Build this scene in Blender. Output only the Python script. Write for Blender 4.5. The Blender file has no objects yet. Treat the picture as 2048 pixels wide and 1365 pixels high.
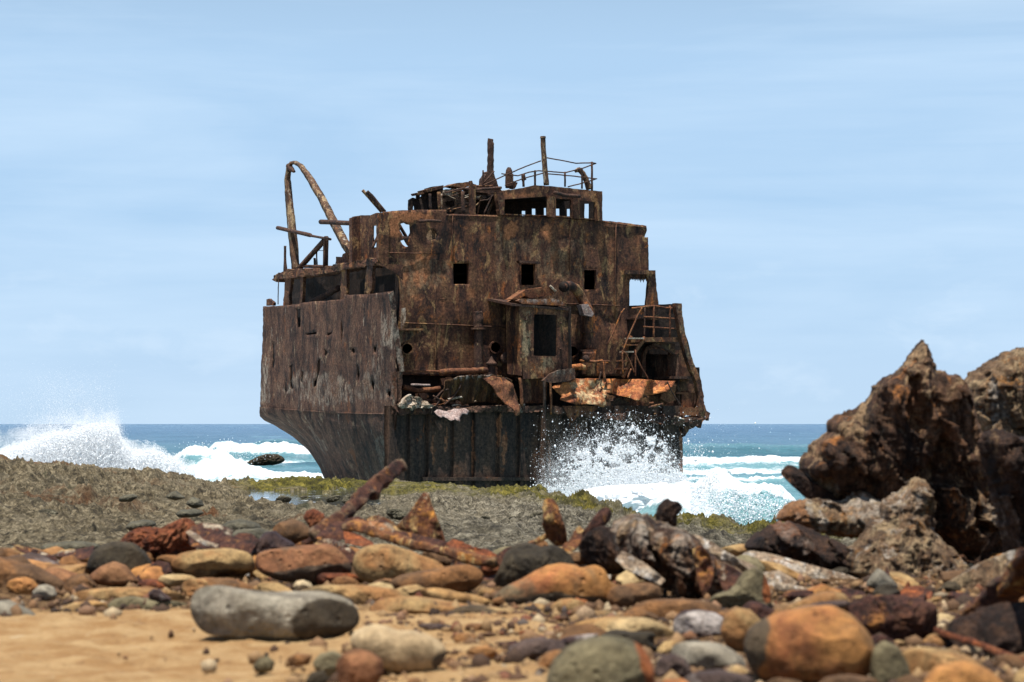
import bpy, bmesh, math, random
import numpy as np
from mathutils import Vector
from mathutils.geometry import delaunay_2d_cdt

random.seed(7)
rng = np.random.default_rng(7)
R = math.radians
C = bpy.context.scene.collection

# ---------------------------------------------------------------- camera
F, H, HY = 4836.0, 2.6, 848.0          # focal length in photo pixels, eye height, horizon row
cd = bpy.data.cameras.new('camera')
cam = bpy.data.objects.new('camera', cd)
C.objects.link(cam)
cam.location = (0, 0, H)
cam.rotation_euler = (R(90), 0, 0)
cd.sensor_width = 36
cd.lens = 85
cd.shift_y = (HY - 682.5) / 2048.0
cd.clip_start = .1
cd.clip_end = 60000
cd.dof.use_dof = True
cd.dof.focus_distance = 80
cd.dof.aperture_fstop = 7.0
bpy.context.scene.camera = cam

# ---------------------------------------------------------------- sky, sun, exposure
SUN_EL, SUN_AZ = 77, 204                # azimuth clockwise from +Y (north); 180 = behind the camera
w = bpy.data.worlds.new('World')
bpy.context.scene.world = w
w.use_nodes = True
wt = w.node_tree
for n in list(wt.nodes):
    wt.nodes.remove(n)


def nd(t, typ, ins=None, **props):
    n = t.nodes.new(typ)
    for k, v in props.items():
        setattr(n, k, v)
    for k, v in (ins or {}).items():
        s = n.inputs[k]
        if isinstance(v, bpy.types.NodeSocket):
            t.links.new(v, s)
        else:
            s.default_value = v
    return n


def ramp(t, fac, stops):
    n = nd(t, 'ShaderNodeValToRGB', {0: fac})
    e = n.color_ramp.elements
    while len(e) < len(stops):
        e.new(.5)
    for i, (p, c) in enumerate(stops):
        e[i].position = p
        e[i].color = (*c, 1) if len(c) == 3 else c
    return n.outputs[0]


def gray(a, b):
    return [(a, (0, 0, 0)), (b, (1, 1, 1))]


def mix(t, fac, a, b, mode='MIX'):
    n = nd(t, 'ShaderNodeMix', data_type='RGBA', blend_type=mode)
    for k, v in ((0, fac), (6, a), (7, b)):
        s = n.inputs[k]
        if isinstance(v, bpy.types.NodeSocket):
            t.links.new(v, s)
        else:
            s.default_value = (*v, 1) if isinstance(v, tuple) and len(v) == 3 else v
    return n.outputs[2]


def mth(t, op, a, b=0.0, clamp=False):
    n = nd(t, 'ShaderNodeMath', {0: a, 1: b}, operation=op)
    n.use_clamp = clamp
    return n.outputs[0]


def noise(t, vec, scale, detail=6, rough=.6, dist=0, lac=2.0):
    return nd(t, 'ShaderNodeTexNoise', {'Vector': vec, 'Scale': scale, 'Detail': detail, 'Roughness': rough,
                                        'Distortion': dist, 'Lacunarity': lac}).outputs[0]


def mapping(t, vec, scale=(1, 1, 1), rot=(0, 0, 0), loc=(0, 0, 0)):
    return nd(t, 'ShaderNodeMapping', {0: vec, 'Scale': scale, 'Rotation': rot, 'Location': loc}).outputs[0]


sky = nd(wt, 'ShaderNodeTexSky', sky_type='NISHITA', sun_disc=False, sun_elevation=R(SUN_EL), sun_rotation=R(SUN_AZ),
         altitude=0, air_density=1.0, dust_density=0.25, ozone_density=2.2)
gen = nd(wt, 'ShaderNodeTexCoord').outputs['Generated']
# thin high cloud: the noise is stretched along the horizon
v1 = mapping(wt, gen, scale=(1.6, 1.0, 10), rot=(0, R(-4), 0))
c1 = noise(wt, v1, 2.2, 7, .55, .6)
v2 = mapping(wt, gen, scale=(3, 3, 60), rot=(0, R(-5), 0), loc=(3, 1, 2))
c2 = noise(wt, v2, 2.0, 8, .6, .5)
cl = mth(wt, 'ADD', mth(wt, 'MULTIPLY', c1, .8), mth(wt, 'MULTIPLY', c2, .2))
clf = ramp(wt, cl, [(.42, (0, 0, 0)), (.62, (1, 1, 1))])
v3 = mapping(wt, gen, scale=(9, 9, 22), loc=(1.3, 0, 4))
c3 = noise(wt, v3, 2.6, 8, .6, .3)
sepz = nd(wt, 'ShaderNodeSeparateXYZ', {0: gen}).outputs[2]
lowband = ramp(wt, sepz, [(.0, (0, 0, 0)), (.012, (1, 1, 1)), (.05, (1, 1, 1)), (.085, (0, 0, 0))])
puff = mth(wt, 'MULTIPLY', ramp(wt, c3, gray(.56, .70)), lowband)
hz = ramp(wt, sepz, [(0, (1, 1, 1)), (.15, (.9, .9, .9)), (.25, (0, 0, 0))])      # pale air low over the sea
low = ramp(wt, sepz, [(0, (5.3, 7.3, 9.5)), (.02, (5.2, 7.25, 9.7)), (.09, (4.5, 6.75, 9.5)), (.17, (4.9, 7.1, 9.7))])
skyc = mix(wt, mth(wt, 'MULTIPLY', hz, .93), sky.outputs[0], low)
skyc = mix(wt, mth(wt, 'MULTIPLY', clf, .42), skyc, (6.9, 8.7, 10.6))
skyc = mix(wt, mth(wt, 'MULTIPLY', puff, .35), skyc, (7.0, 8.6, 10.3))
bg = nd(wt, 'ShaderNodeBackground', {0: skyc, 1: .0655})
wo = nd(wt, 'ShaderNodeOutputWorld', {0: bg.outputs[0]})

sd = bpy.data.lights.new('sun', 'SUN')
sun = bpy.data.objects.new('sun', sd)
C.objects.link(sun)
sd.energy = 5.0
sd.angle = R(.53)
sd.color = (1, .955, .88)
se, sa = R(SUN_EL), R(SUN_AZ)
sdir = Vector((math.cos(se) * math.sin(sa), math.cos(se) * math.cos(sa), math.sin(se)))   # towards the sun
sun.rotation_euler = sdir.to_track_quat('Z', 'Y').to_euler()
vs = bpy.context.scene.view_settings
vs.view_transform = 'Standard'
vs.look = 'None'
vs.exposure = 0.62
vs.gamma = 1
bpy.context.scene.cycles.use_denoising = True
bpy.context.scene.cycles.max_bounces = 10
bpy.context.scene.cycles.diffuse_bounces = 5
bpy.context.scene.cycles.transparent_max_bounces = 6


# ---------------------------------------------------------------- numbers: value noise, outlines
def _h(ix, iy, iz, seed):
    h = (ix * 374761393 + iy * 668265263 + iz * 2147483647 + seed * 1274126177) & 0xFFFFFFFF
    h = ((h ^ (h >> 13)) * 1274126177) & 0xFFFFFFFF
    h = ((h ^ (h >> 16)) * 2246822519) & 0xFFFFFFFF
    return ((h ^ (h >> 15)) & 0xFFFFFF) / float(0x800000) - 1.0


def vn(p, seed=0):
    i = np.floor(p).astype(np.int64)
    f = p - i
    f = f * f * f * (f * (f * 6 - 15) + 10)
    o = 0
    for a in (0, 1):
        wx = f[:, 0] if a else 1 - f[:, 0]
        for b in (0, 1):
            wy = f[:, 1] if b else 1 - f[:, 1]
            for c in (0, 1):
                wz = f[:, 2] if c else 1 - f[:, 2]
                o = o + wx * wy * wz * _h(i[:, 0] + a, i[:, 1] + b, i[:, 2] + c * 1, seed)
    return o


def fbm(p, scale=1, octv=4, seed=0, rough=.5, ridged=False):
    p = np.asarray(p, float) * scale
    a, s, o = 1.0, 0.0, 0
    for k in range(octv):
        v = vn(p + k * 17.3, seed + k)
        if ridged:
            v = 1 - 2 * np.abs(v)
        o = o + a * v
        s += a
        a *= rough
        p = p * 2.03
    return o / s


def P(px, py, Y):
    px = np.asarray(px, float)
    py = np.asarray(py, float)
    Y = Y + 0 * px
    return np.stack([(px - 1024) * Y / F, Y, H + (HY - py) * Y / F], -1)


def pip(pts, poly):
    poly = np.asarray(poly, float)
    x, y = pts[:, 0], pts[:, 1]
    ins = np.zeros(len(pts), bool)
    j = len(poly) - 1
    for i in range(len(poly)):
        xi, yi = poly[i]
        xj, yj = poly[j]
        if yi != yj:
            c = ((yi > y) != (yj > y)) & (x < (xj - xi) * (y - yi) / (yj - yi) + xi)
            ins ^= c
        j = i
    return ins


def smooth01(x):
    x = np.clip(x, 0, 1)
    return x * x * (3 - 2 * x)


# ---------------------------------------------------------------- meshes
def mesh_np(name, v, faces, smooth=True, attrs=None):
    """faces: list of int arrays (n,3) or (n,4)"""
    me = bpy.data.meshes.new(name)
    v = np.asarray(v, np.float32)
    me.vertices.add(len(v))
    me.vertices.foreach_set('co', v.ravel())
    idx, start, tot = [], [], []
    o = 0
    for f in faces:
        f = np.asarray(f, np.int32)
        if len(f) == 0:
            continue
        k = f.shape[1]
        idx.append(f.ravel())
        start.append(o + np.arange(len(f)) * k)
        tot.append(np.full(len(f), k))
        o += f.size
    idx = np.concatenate(idx)
    start = np.concatenate(start)
    me.loops.add(len(idx))
    me.loops.foreach_set('vertex_index', idx.astype(np.int32))
    me.polygons.add(len(start))
    me.polygons.foreach_set('loop_start', start.astype(np.int32))
    me.polygons.foreach_set('use_smooth', np.full(len(start), smooth))
    me.update(calc_edges=True)
    for k, a in (attrs or {}).items():
        at = me.attributes.new(k, 'FLOAT', 'POINT')
        at.data.foreach_set('value', np.asarray(a, np.float32))
    return me


def link(name, me, mat=None, parent=None, loc=None, **props):
    o = bpy.data.objects.new(name, me)
    C.objects.link(o)
    if me is not None and mat is not None and not len(me.materials):
        me.materials.append(mat)
    if parent is not None:
        o.parent = parent
    if loc is not None:
        o.location = loc
    for k, v in props.items():
        o[k] = v
    return o


def grid_faces(nr, nc, wrap=False):
    r, c = np.meshgrid(np.arange(nr - 1), np.arange(nc if wrap else nc - 1), indexing='ij')
    a = r * nc + c
    b = r * nc + (c + 1) % nc
    return np.stack([a, b, b + nc, a + nc], -1).reshape(-1, 4)


# ---------------------------------------------------------------- materials
def newmat(name):
    m = bpy.data.materials.new(name)
    m.use_nodes = True
    t = m.node_tree
    for n in list(t.nodes):
        t.nodes.remove(n)
    return m, t


def finish(t, col, rough=.85, bump=None, bs=.5, bd=.02, spec=.3, extra=None, k=.82):
    if k != 1:
        col = mix(t, 1.0, col, (k, k, k), 'MULTIPLY')
    ins = {'Base Color': col, 'Roughness': rough, 'Specular IOR Level': spec}
    if bump is not None:
        b = nd(t, 'ShaderNodeBump', {'Height': bump, 'Strength': bs, 'Distance': bd})
        ins['Normal'] = b.outputs[0]
    ins.update(extra or {})
    p = nd(t, 'ShaderNodeBsdfPrincipled', ins)
    nd(t, 'ShaderNodeOutputMaterial', {0: p.outputs[0]})
    return p


def attr(t, name):
    return nd(t, 'ShaderNodeAttribute', attribute_name=name).outputs['Fac']


def rust(name, dark=(.022, .017, .018), mid=(.075, .036, .024), brown=(.13, .07, .035), orange=(.36, .12, .04),
         tan=(.42, .24, .11), pale=(.42, .36, .30), s=1.0, tan_t=.60, or_t=.60, pale_t=.68, streak=.5, bump=.035, vert=.28, edge=0.0):
    """flaking rusted steel plate: blotches and runs, size in metres / s"""
    m, t = newmat(name)
    oc = nd(t, 'ShaderNodeTexCoord').outputs['Object']
    st = mapping(t, oc, scale=(1, 1, vert))
    st2 = mapping(t, oc, scale=(1, 1, vert * .35), loc=(5, 2, 1))
    n1 = noise(t, st, 1.6 * s, 11, .77, .3)
    n2 = noise(t, st2, 5.0 * s, 8, .75, .2)
    n3 = noise(t, mapping(t, oc, scale=(1, 1, .45), loc=(3, 9, 4)), 2.1 * s, 10, .76, .6)
    n4 = noise(t, mapping(t, oc, scale=(1, 1, .5), loc=(9, 3, 1)), 1.8 * s, 10, .74, .5)
    n5 = noise(t, oc, 11 * s, 7, .8)
    n6 = noise(t, mapping(t, oc, scale=(1, 1, .3), loc=(1, 7, 3)), 2.4 * s, 10, .75, .2)
    c = ramp(t, n1, [(.40, dark), (.5, mid), (.61, brown)])
    c = mix(t, mth(t, 'MULTIPLY', ramp(t, n2, gray(.5, .72)), streak), c, brown)
    c = mix(t, mth(t, 'MULTIPLY', ramp(t, n2, [(.32, (1, 1, 1)), (.5, (0, 0, 0))]), streak), c, dark)
    c = mix(t, ramp(t, n4, gray(or_t, or_t + .07)), c, orange)
    c = mix(t, ramp(t, n3, gray(tan_t, tan_t + .05)), c, tan)
    c = mix(t, ramp(t, n6, gray(pale_t, pale_t + .06)), c, pale)
    if edge:
        pt = nd(t, 'ShaderNodeNewGeometry').outputs['Pointiness']
        pe = mth(t, 'MULTIPLY', ramp(t, mth(t, 'ADD', pt, mth(t, 'MULTIPLY', mth(t, 'SUBTRACT', n6, .5), .12)), gray(.535, .60)), edge)
        c = mix(t, pe, c, mix(t, n5, tan, pale))
    pa = attr(t, 'patch')
    pn = mix(t, n5, orange, (.50, .22, .11))
    c = mix(t, pa, c, pn)
    pw = attr(t, 'pale')
    c = mix(t, mth(t, 'MULTIPLY', pw, ramp(t, noise(t, st, 4 * s, 8, .7), gray(.46, .58))), c, pale)
    sp = ramp(t, n5, [(.34, (.25, .25, .25)), (.5, (.85, .85, .85)), (.66, (1.7, 1.65, 1.6))])
    c = mix(t, 1.0, c, sp, 'MULTIPLY')
    h = mth(t, 'ADD', mth(t, 'MULTIPLY', n5, .5), mth(t, 'ADD', n3, mth(t, 'MULTIPLY', n2, .6)))
    finish(t, c, .82, h, .9, bump, .25)
    return m


def stone(name, c1, c2, c3=None, spot=(.06, .045, .03), s=1.0, spot_t=.62, c3_t=.58, bump=.012, rough=.8, pits=True, tint=(.1, .08, .06)):
    bump *= 1.5
    m, t = newmat(name)
    oc = nd(t, 'ShaderNodeTexCoord').outputs['Object']
    rnd = nd(t, 'ShaderNodeObjectInfo').outputs['Random']
    off = nd(t, 'ShaderNodeVectorMath', {0: oc, 1: nd(t, 'ShaderNodeCombineXYZ', {0: mth(t, 'MULTIPLY', rnd, 37), 1: mth(t, 'MULTIPLY', rnd, 91), 2: 0.0}).outputs[0]}, operation='ADD').outputs[0]
    n1 = noise(t, off, 3.4 * s, 8, .62, .7)
    n2 = noise(t, off, 9 * s, 9, .7, .4)
    n3 = noise(t, off, 55 * s, 6, .75)
    n5 = noise(t, mapping(t, off, loc=(8, 1, 3)), 14 * s, 9, .75, .4)
    n4 = noise(t, mapping(t, off, loc=(4, 4, 4)), 3.1 * s, 8, .6, .6)
    c = mix(t, ramp(t, n1, gray(.44, .57)), c1, c2)
    if c3:
        c = mix(t, ramp(t, n4, gray(c3_t, c3_t + .09)), c, c3)
    c = mix(t, mth(t, 'MULTIPLY', ramp(t, n2, gray(spot_t, spot_t + .08)), .8), c, spot)
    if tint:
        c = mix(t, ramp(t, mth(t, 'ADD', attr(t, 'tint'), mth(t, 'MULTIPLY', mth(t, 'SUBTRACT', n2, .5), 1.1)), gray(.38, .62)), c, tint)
    c = mix(t, 1.0, c, ramp(t, n3, [(.3, (.6, .6, .6)), (.7, (1.25, 1.25, 1.25))]), 'MULTIPLY')
    c = mix(t, 1.0, c, ramp(t, n5, [(.32, (.30, .27, .24)), (.48, (.72, .70, .68)), (.68, (1.15, 1.15, 1.15))]), 'MULTIPLY')
    h = mth(t, 'ADD', mth(t, 'MULTIPLY', n2, 1.0), mth(t, 'MULTIPLY', n3, .25))
    h = mth(t, 'ADD', h, mth(t, 'MULTIPLY', n5, .6))
    if pits:
        vo = nd(t, 'ShaderNodeTexVoronoi', {'Vector': off, 'Scale': 26 * s}).outputs[0]
        pit = ramp(t, vo, [(.08, (0, 0, 0)), (.22, (1, 1, 1))])
        pitn = ramp(t, n4, gray(.46, .56))
        hole = mth(t, 'MULTIPLY', mth(t, 'SUBTRACT', 1.0, pit), pitn)
        h = mth(t, 'SUBTRACT', h, mth(t, 'MULTIPLY', hole, .8))
    finish(t, c, rough, h, .8, bump, .25)
    return m
# ================================================================ the setting: sand, coral shelf, pools, sea
def interp(x, xs, ys):
    return np.interp(x, xs, ys)


def fancols(a, b, lo, hi, dense, coarse):
    """column positions, dense between a and b, coarser out to lo and hi"""
    return np.concatenate([np.arange(lo, a, coarse), np.arange(a, b, dense), np.arange(b, hi, coarse)]).astype(float)


# outline of the shelf's seaward edge: direction, distance, height
EX = [-2500, 0, 83, 166, 232, 332, 398, 465, 498, 657, 800, 900, 1000, 1090, 1200, 1300, 1400, 1500, 1620, 2100, 5000]
EPY = [925, 914, 921, 930, 941, 951, 963, 970, 973, 972, 978, 988, 995, 1000, 1024, 1050, 1058, 1078, 1090, 1105, 1110]
EY = [75, 70, 71, 72, 73, 74, 75, 77, 78, 78, 76, 75, 73, 68, 58, 51, 47, 43, 41, 37, 35]


def near_z(X, Y):
    """height of the beach"""
    z = 2.0 - .36 * smooth01((Y - 10.5) / 5.0)
    return z


POOLS = [(615, 988, 190, 8, 65.0), (915, 1023, 130, 8, 55.0)]


def shelf_z(px, Y, py_hint=None):
    ye = interp(px, EX, EY)
    ze = H - (interp(px, EX, EPY) + 4 - HY) * ye / F
    t = np.clip((Y - 15.) / (ye - 15.), 0, 1)
    z = 1.66 + (ze - 1.66) * (t ** 1.15)
    over = Y - ye
    z = np.where(over > 0, ze - 1.1 * smooth01(over / 1.2) - .8 * smooth01(over / 6) - .05 * np.maximum(over, 0), z)
    return z, ye, t


def build_shelf():
    cols = fancols(-260, 2300, -1600, 3800, 2.4, 14)
    nt = 760
    tt = np.linspace(0, 1, nt)
    ye = interp(cols, EX, EY)
    inv0, inv1 = 1 / 13.0, 1 / ye
    Y = 13.0 * (ye[None, :] / 13.0) ** tt[:, None]
    ext = np.array([.25, .5, .8, 1.1, 1.5, 2, 3, 5, 8, 12, 20])
    Y = np.concatenate([Y, ye[None, :] + ext[:, None]], 0)
    px = np.broadcast_to(cols, Y.shape)
    X = (px - 1024) * Y / F
    z, yee, t = shelf_z(px, Y)
    pts = np.stack([X.ravel(), Y.ravel(), np.zeros(X.size)], 1)
    wp = pts + .25 * np.stack([fbm(pts, 2.2, 3, 5), fbm(pts, 2.2, 3, 6), np.zeros(len(pts))], 1)
    big = fbm(pts, .22, 3, 11).reshape(X.shape)
    lump = fbm(wp, .9, 3, 21, .5, True).reshape(X.shape)
    mid = fbm(wp, 2.3, 4, 31, .6, True).reshape(X.shape)
    fine = fbm(wp, 8.0, 4, 41, .62, True).reshape(X.shape)
    amp = .35 + .65 * smooth01((Y - 15) / 12)
    fade = smooth01((Y - 14) / 3)
    edge = np.exp(-(np.minimum(Y - yee + 6.5, 0) / 6.5) ** 2) * smooth01((px - 430) / 120)
    pit = np.clip(.12 - fbm(wp, 1.7, 4, 51, .6).reshape(X.shape), -1, 1)
    ledge = np.abs(((pts[:, 1] * .33 + 1.6 * fbm(pts, .25, 3, 19)) % 1.0) - .5).reshape(X.shape)
    rough_ = amp * (.16 * big + .15 * lump - .17 * mid - .09 * fine * (1 - .5 * smooth01((Y - 40) / 30)) - .10 * smooth01((.12 - ledge) / .12) + .10 - .30 * np.clip(-pit - .02, 0, .5)) * (1 + .30 * smooth01((700 - px) / 400)) * (.6 + .4 * smooth01((Y - 25) / 20))
    pyv = HY + (H - shelf_z(px, Y)[0]) * F / Y
    calm = np.zeros(X.shape)
    for (cx, cy, rx, ry, Yp) in POOLS:
        calm = np.maximum(calm, np.exp(-np.maximum(np.hypot((px - cx) / (rx * 1.05), (pyv - cy - 7) / 22.) - .5, 0) ** 2 * 4) * smooth01((Yp + 7 - Y) / 5))
    rough_ = rough_ * (1 - .72 * calm) - .24 * calm
    rough_ = rough_ * (1 - .35 * smooth01((Y - 50) / 20) * smooth01((500 - px) / 300)) + .12 * fbm(pts, .55, 3, 17).reshape(X.shape) * fade
    z = z + rough_ * fade - .05
    # a low mossy rim along the edge
    rim = edge * (.02 + .30 * np.clip(fbm(pts, .8, 3, 77).reshape(X.shape) + .1, 0, 1) + .10 * np.clip(fbm(pts, 4, 3, 78, .5, True).reshape(X.shape), 0, 1))
    z = z + rim * (Y <= yee + 1.0)
    # tide pools
    pyv = HY + (H - shelf_z(px, Y)[0]) * F / Y
    wob = fbm(pts, .8, 4, 91, .6).reshape(X.shape)
    pools = []
    for (cx, cy, rx, ry, Yp) in POOLS:
        d = ((pyv - cy) / ry) ** 2 + ((px - cx) / rx) ** 2 + wob * .7
        zp = H - (cy - HY) * Yp / F
        dep = smooth01((1.25 - d) / .5)
        z = z * (1 - dep) + (zp - .16) * dep
        xc, rX = (cx - 1024) * Yp / F, rx * 1.35 * Yp / F
        zone = np.hypot((X - xc) / (rX * 1.2), (Y - Yp) / 11.) < 1.12
        z = np.where(zone & (dep < .5), np.maximum(z, zp + .02 + .05 * np.clip(fine + .4, 0, 1) + .06 * np.clip(lump, 0, 1)), z)
    moss = np.clip(edge * 1.25, 0, 1)
    moss = moss * np.clip(1.0 + 1.5 * fbm(pts, .9, 4, 61).reshape(X.shape), 0, 1)
    moss2 = np.clip((fbm(pts, .5, 3, 62).reshape(X.shape) - .35) * 3, 0, 1) * .5 * (px < 500) * smooth01((t.reshape(X.shape) - .8) * 6)
    red = np.exp(-(((px - 60) / 90) ** 2)) * smooth01((Y - 55) / 12) + .8 * np.clip((fbm(pts, .35, 3, 63).reshape(X.shape) - .25) * 3, 0, 1) * (px < 700)
    v = np.stack([X, Y, z], -1).reshape(-1, 3)
    me = mesh_np('coral_shelf', v, [grid_faces(*X.shape)[:, ::-1]], True,
                 {'moss': np.maximum(moss, moss2).ravel(), 'red': np.clip(red, 0, 1).ravel(),
                  'left': .18 + .62 * smooth01((1250 - px.ravel()) / 900.)})
    m, t = newmat('coral_rock')
    g = nd(t, 'ShaderNodeNewGeometry').outputs['Position']
    n1 = noise(t, g, 1.6, 8, .7, .4)
    n2 = noise(t, g, 7, 8, .72, .3)
    n3 = noise(t, g, 30, 6, .75)
    n4 = noise(t, mapping(t, g, loc=(7, 7, 7)), 3.2, 8, .7, .5)
    gr = ramp(t, n2, [(.36, (.06, .055, .045)), (.48, (.19, .17, .125)), (.60, (.48, .44, .34))])
    ol = ramp(t, n2, [(.36, (.05, .037, .022)), (.48, (.19, .14, .07)), (.60, (.42, .32, .17))])
    c = mix(t, mth(t, 'MULTIPLY', attr(t, 'left'), .85), gr, ol)
    c = mix(t, mth(t, 'MULTIPLY', ramp(t, n4, gray(.57, .64)), .75), c, (.05, .045, .03))
    n7 = noise(t, mapping(t, g, loc=(2, 5, 1)), .7, 8, .7, .5)
    c = mix(t, mth(t, 'MULTIPLY', ramp(t, n7, gray(.54, .64)), .55), c, (.055, .05, .034))
    n8 = noise(t, mapping(t, g, loc=(6, 5, 1), scale=(1, .6, 1)), .35, 6, .7, .5)
    c = mix(t, mth(t, 'MULTIPLY', ramp(t, n8, gray(.52, .62)), .6), c, mix(t, n2, (.10, .08, .045), (.52, .44, .30)))
    c = mix(t, ramp(t, n1, gray(.60, .70)), c, (.09, .09, .05))
    c = mix(t, mth(t, 'MULTIPLY', attr(t, 'red'), ramp(t, n4, gray(.42, .55))), c, (.22, .085, .03))
    mo = ramp(t, n4, [(.36, (.035, .032, .012)), (.5, (.13, .115, .018)), (.62, (.34, .28, .055))])
    mf = mth(t, 'MULTIPLY', attr(t, 'moss'), ramp(t, n1, gray(.30, .42)))
    c = mix(t, mf, c, mo)
    c = mix(t, 1.0, c, ramp(t, n3, [(.34, (.4, .4, .4)), (.66, (1.5, 1.5, 1.5))]), 'MULTIPLY')
    h = mth(t, 'ADD', n2, mth(t, 'MULTIPLY', n3, .5))
    finish(t, c, .9, h, 1.0, .14, .2)
    o = link('rocky_ground', me, m, kind='structure')
    # pool water
    pm, t = newmat('pool_water')
    g = nd(t, 'ShaderNodeNewGeometry').outputs['Position']
    n = noise(t, mapping(t, g, scale=(3, 1, 1)), 5, 5, .6)
    fo = ramp(t, noise(t, mapping(t, g, scale=(1.2, .5, 1)), 2.2, 8, .65, .8), gray(.60, .68))
    c = mix(t, fo, (.03, .045, .05), (.8, .84, .86))
    finish(t, c, mix(t, fo, (.06,) * 3, (.7,) * 3), n, .12, .02, .5)
    for (cx, cy, rx, ry, Yp) in POOLS:
        zp = H - (cy - HY) * Yp / F
        k = np.linspace(0, 2 * math.pi, 49)[:-1]
        cX = (cx - 1024) * Yp / F
        rX = rx * 1.35 * 1.2 * Yp / F
        va = np.stack([cX + rX * np.cos(k), Yp + 11. * np.sin(k), np.full(48, zp)], 1)
        me = mesh_np('pool', np.vstack([[cX, Yp, zp], va]), [np.stack([np.zeros(48), 1 + np.arange(48), 1 + (np.arange(48) + 1) % 48], 1)])
        link('tide_pool_water', me, pm, kind='structure')


def build_sand():
    xs = np.concatenate([np.linspace(-40, -4, 30), np.linspace(-3.9, 3.9, 420), np.linspace(4, 40, 30)])
    ys = np.concatenate([np.linspace(-30, 3.9, 18), np.linspace(4, 9.5, 330), np.linspace(9.55, 16.5, 120)])
    X, Y = np.meshgrid(xs, ys)
    pts = np.stack([X.ravel(), Y.ravel(), 0 * X.ravel()], 1)
    z = near_z(X, Y) + (.018 * fbm(pts, 1.5, 3, 3) + .022 * fbm(pts, 5, 4, 4, .6) + .008 * fbm(pts, 22, 3, 5)).reshape(X.shape)
    z -= .03 * smooth01((Y - 8.5) / 2) + .08 * smooth01((X - 1.2) / .8) * smooth01((7.5 - Y))
    z -= np.where(Y > 15.5, (Y - 15.5) * .6, 0)
    v = np.stack([X, Y, z], -1).reshape(-1, 3)
    me = mesh_np('sand', v, [grid_faces(*X.shape)], True)
    m, t = newmat('beach_sand')
    g = nd(t, 'ShaderNodeNewGeometry').outputs['Position']
    n1 = noise(t, g, 5.5, 8, .7, .4)
    n2 = noise(t, g, 40, 5, .7)
    n3 = noise(t, g, 300, 3, .7)
    n4 = noise(t, mapping(t, g, loc=(3, 1, 2)), 14, 8, .7, .3)
    c = mix(t, ramp(t, n1, gray(.38, .62)), (.38, .21, .085), (.56, .37, .18))
    c = mix(t, ramp(t, n4, gray(.60, .68)), c, (.33, .19, .08))
    c = mix(t, ramp(t, n4, [(.28, (1, 1, 1)), (.36, (0, 0, 0))]), c, (.62, .47, .28))
    yy = nd(t, 'ShaderNodeSeparateXYZ', {0: g}).outputs[1]
    xx = nd(t, 'ShaderNodeSeparateXYZ', {0: g}).outputs[0]
    zone = mth(t, 'MAXIMUM', ramp(t, mth(t, 'SUBTRACT', yy, 7.2), gray(.1, .9)), ramp(t, xx, gray(.05, .45)))
    back = ramp(t, mth(t, 'ADD', zone, mth(t, 'MULTIPLY', mth(t, 'SUBTRACT', n4, .5), 1.6)), gray(.35, .75))
    rub = ramp(t, noise(t, mapping(t, g, loc=(1, 8, 2)), 22, 8, .75), [(.36, (.035, .022, .012)), (.5, (.12, .065, .03)), (.62, (.28, .17, .08))])
    c = mix(t, back, c, rub)  # dark rubble; its tone also stands for shade in the gaps between stones
    n6 = noise(t, mapping(t, g, scale=(1, .6, 1), loc=(6, 2, 2)), 26, 6, .7)
    c = mix(t, mth(t, 'MULTIPLY', ramp(t, n6, gray(.58, .68)), .6), c, (.24, .13, .06))
    c = mix(t, 1.0, c, ramp(t, n3, [(.25, (.7, .7, .7)), (.75, (1.2, 1.2, 1.2))]), 'MULTIPLY')
    h = mth(t, 'ADD', mth(t, 'ADD', n2, n4), mth(t, 'MULTIPLY', n3, .3))
    finish(t, c, .95, h, .9, .02, .1)
    link('sand_beach', me, m, kind='structure')


def bump1(x, c, wl, wr):
    d = np.where(x < c, (x - c) / wl, (x - c) / wr)
    return np.exp(-d * d)


SEA = {}


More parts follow.
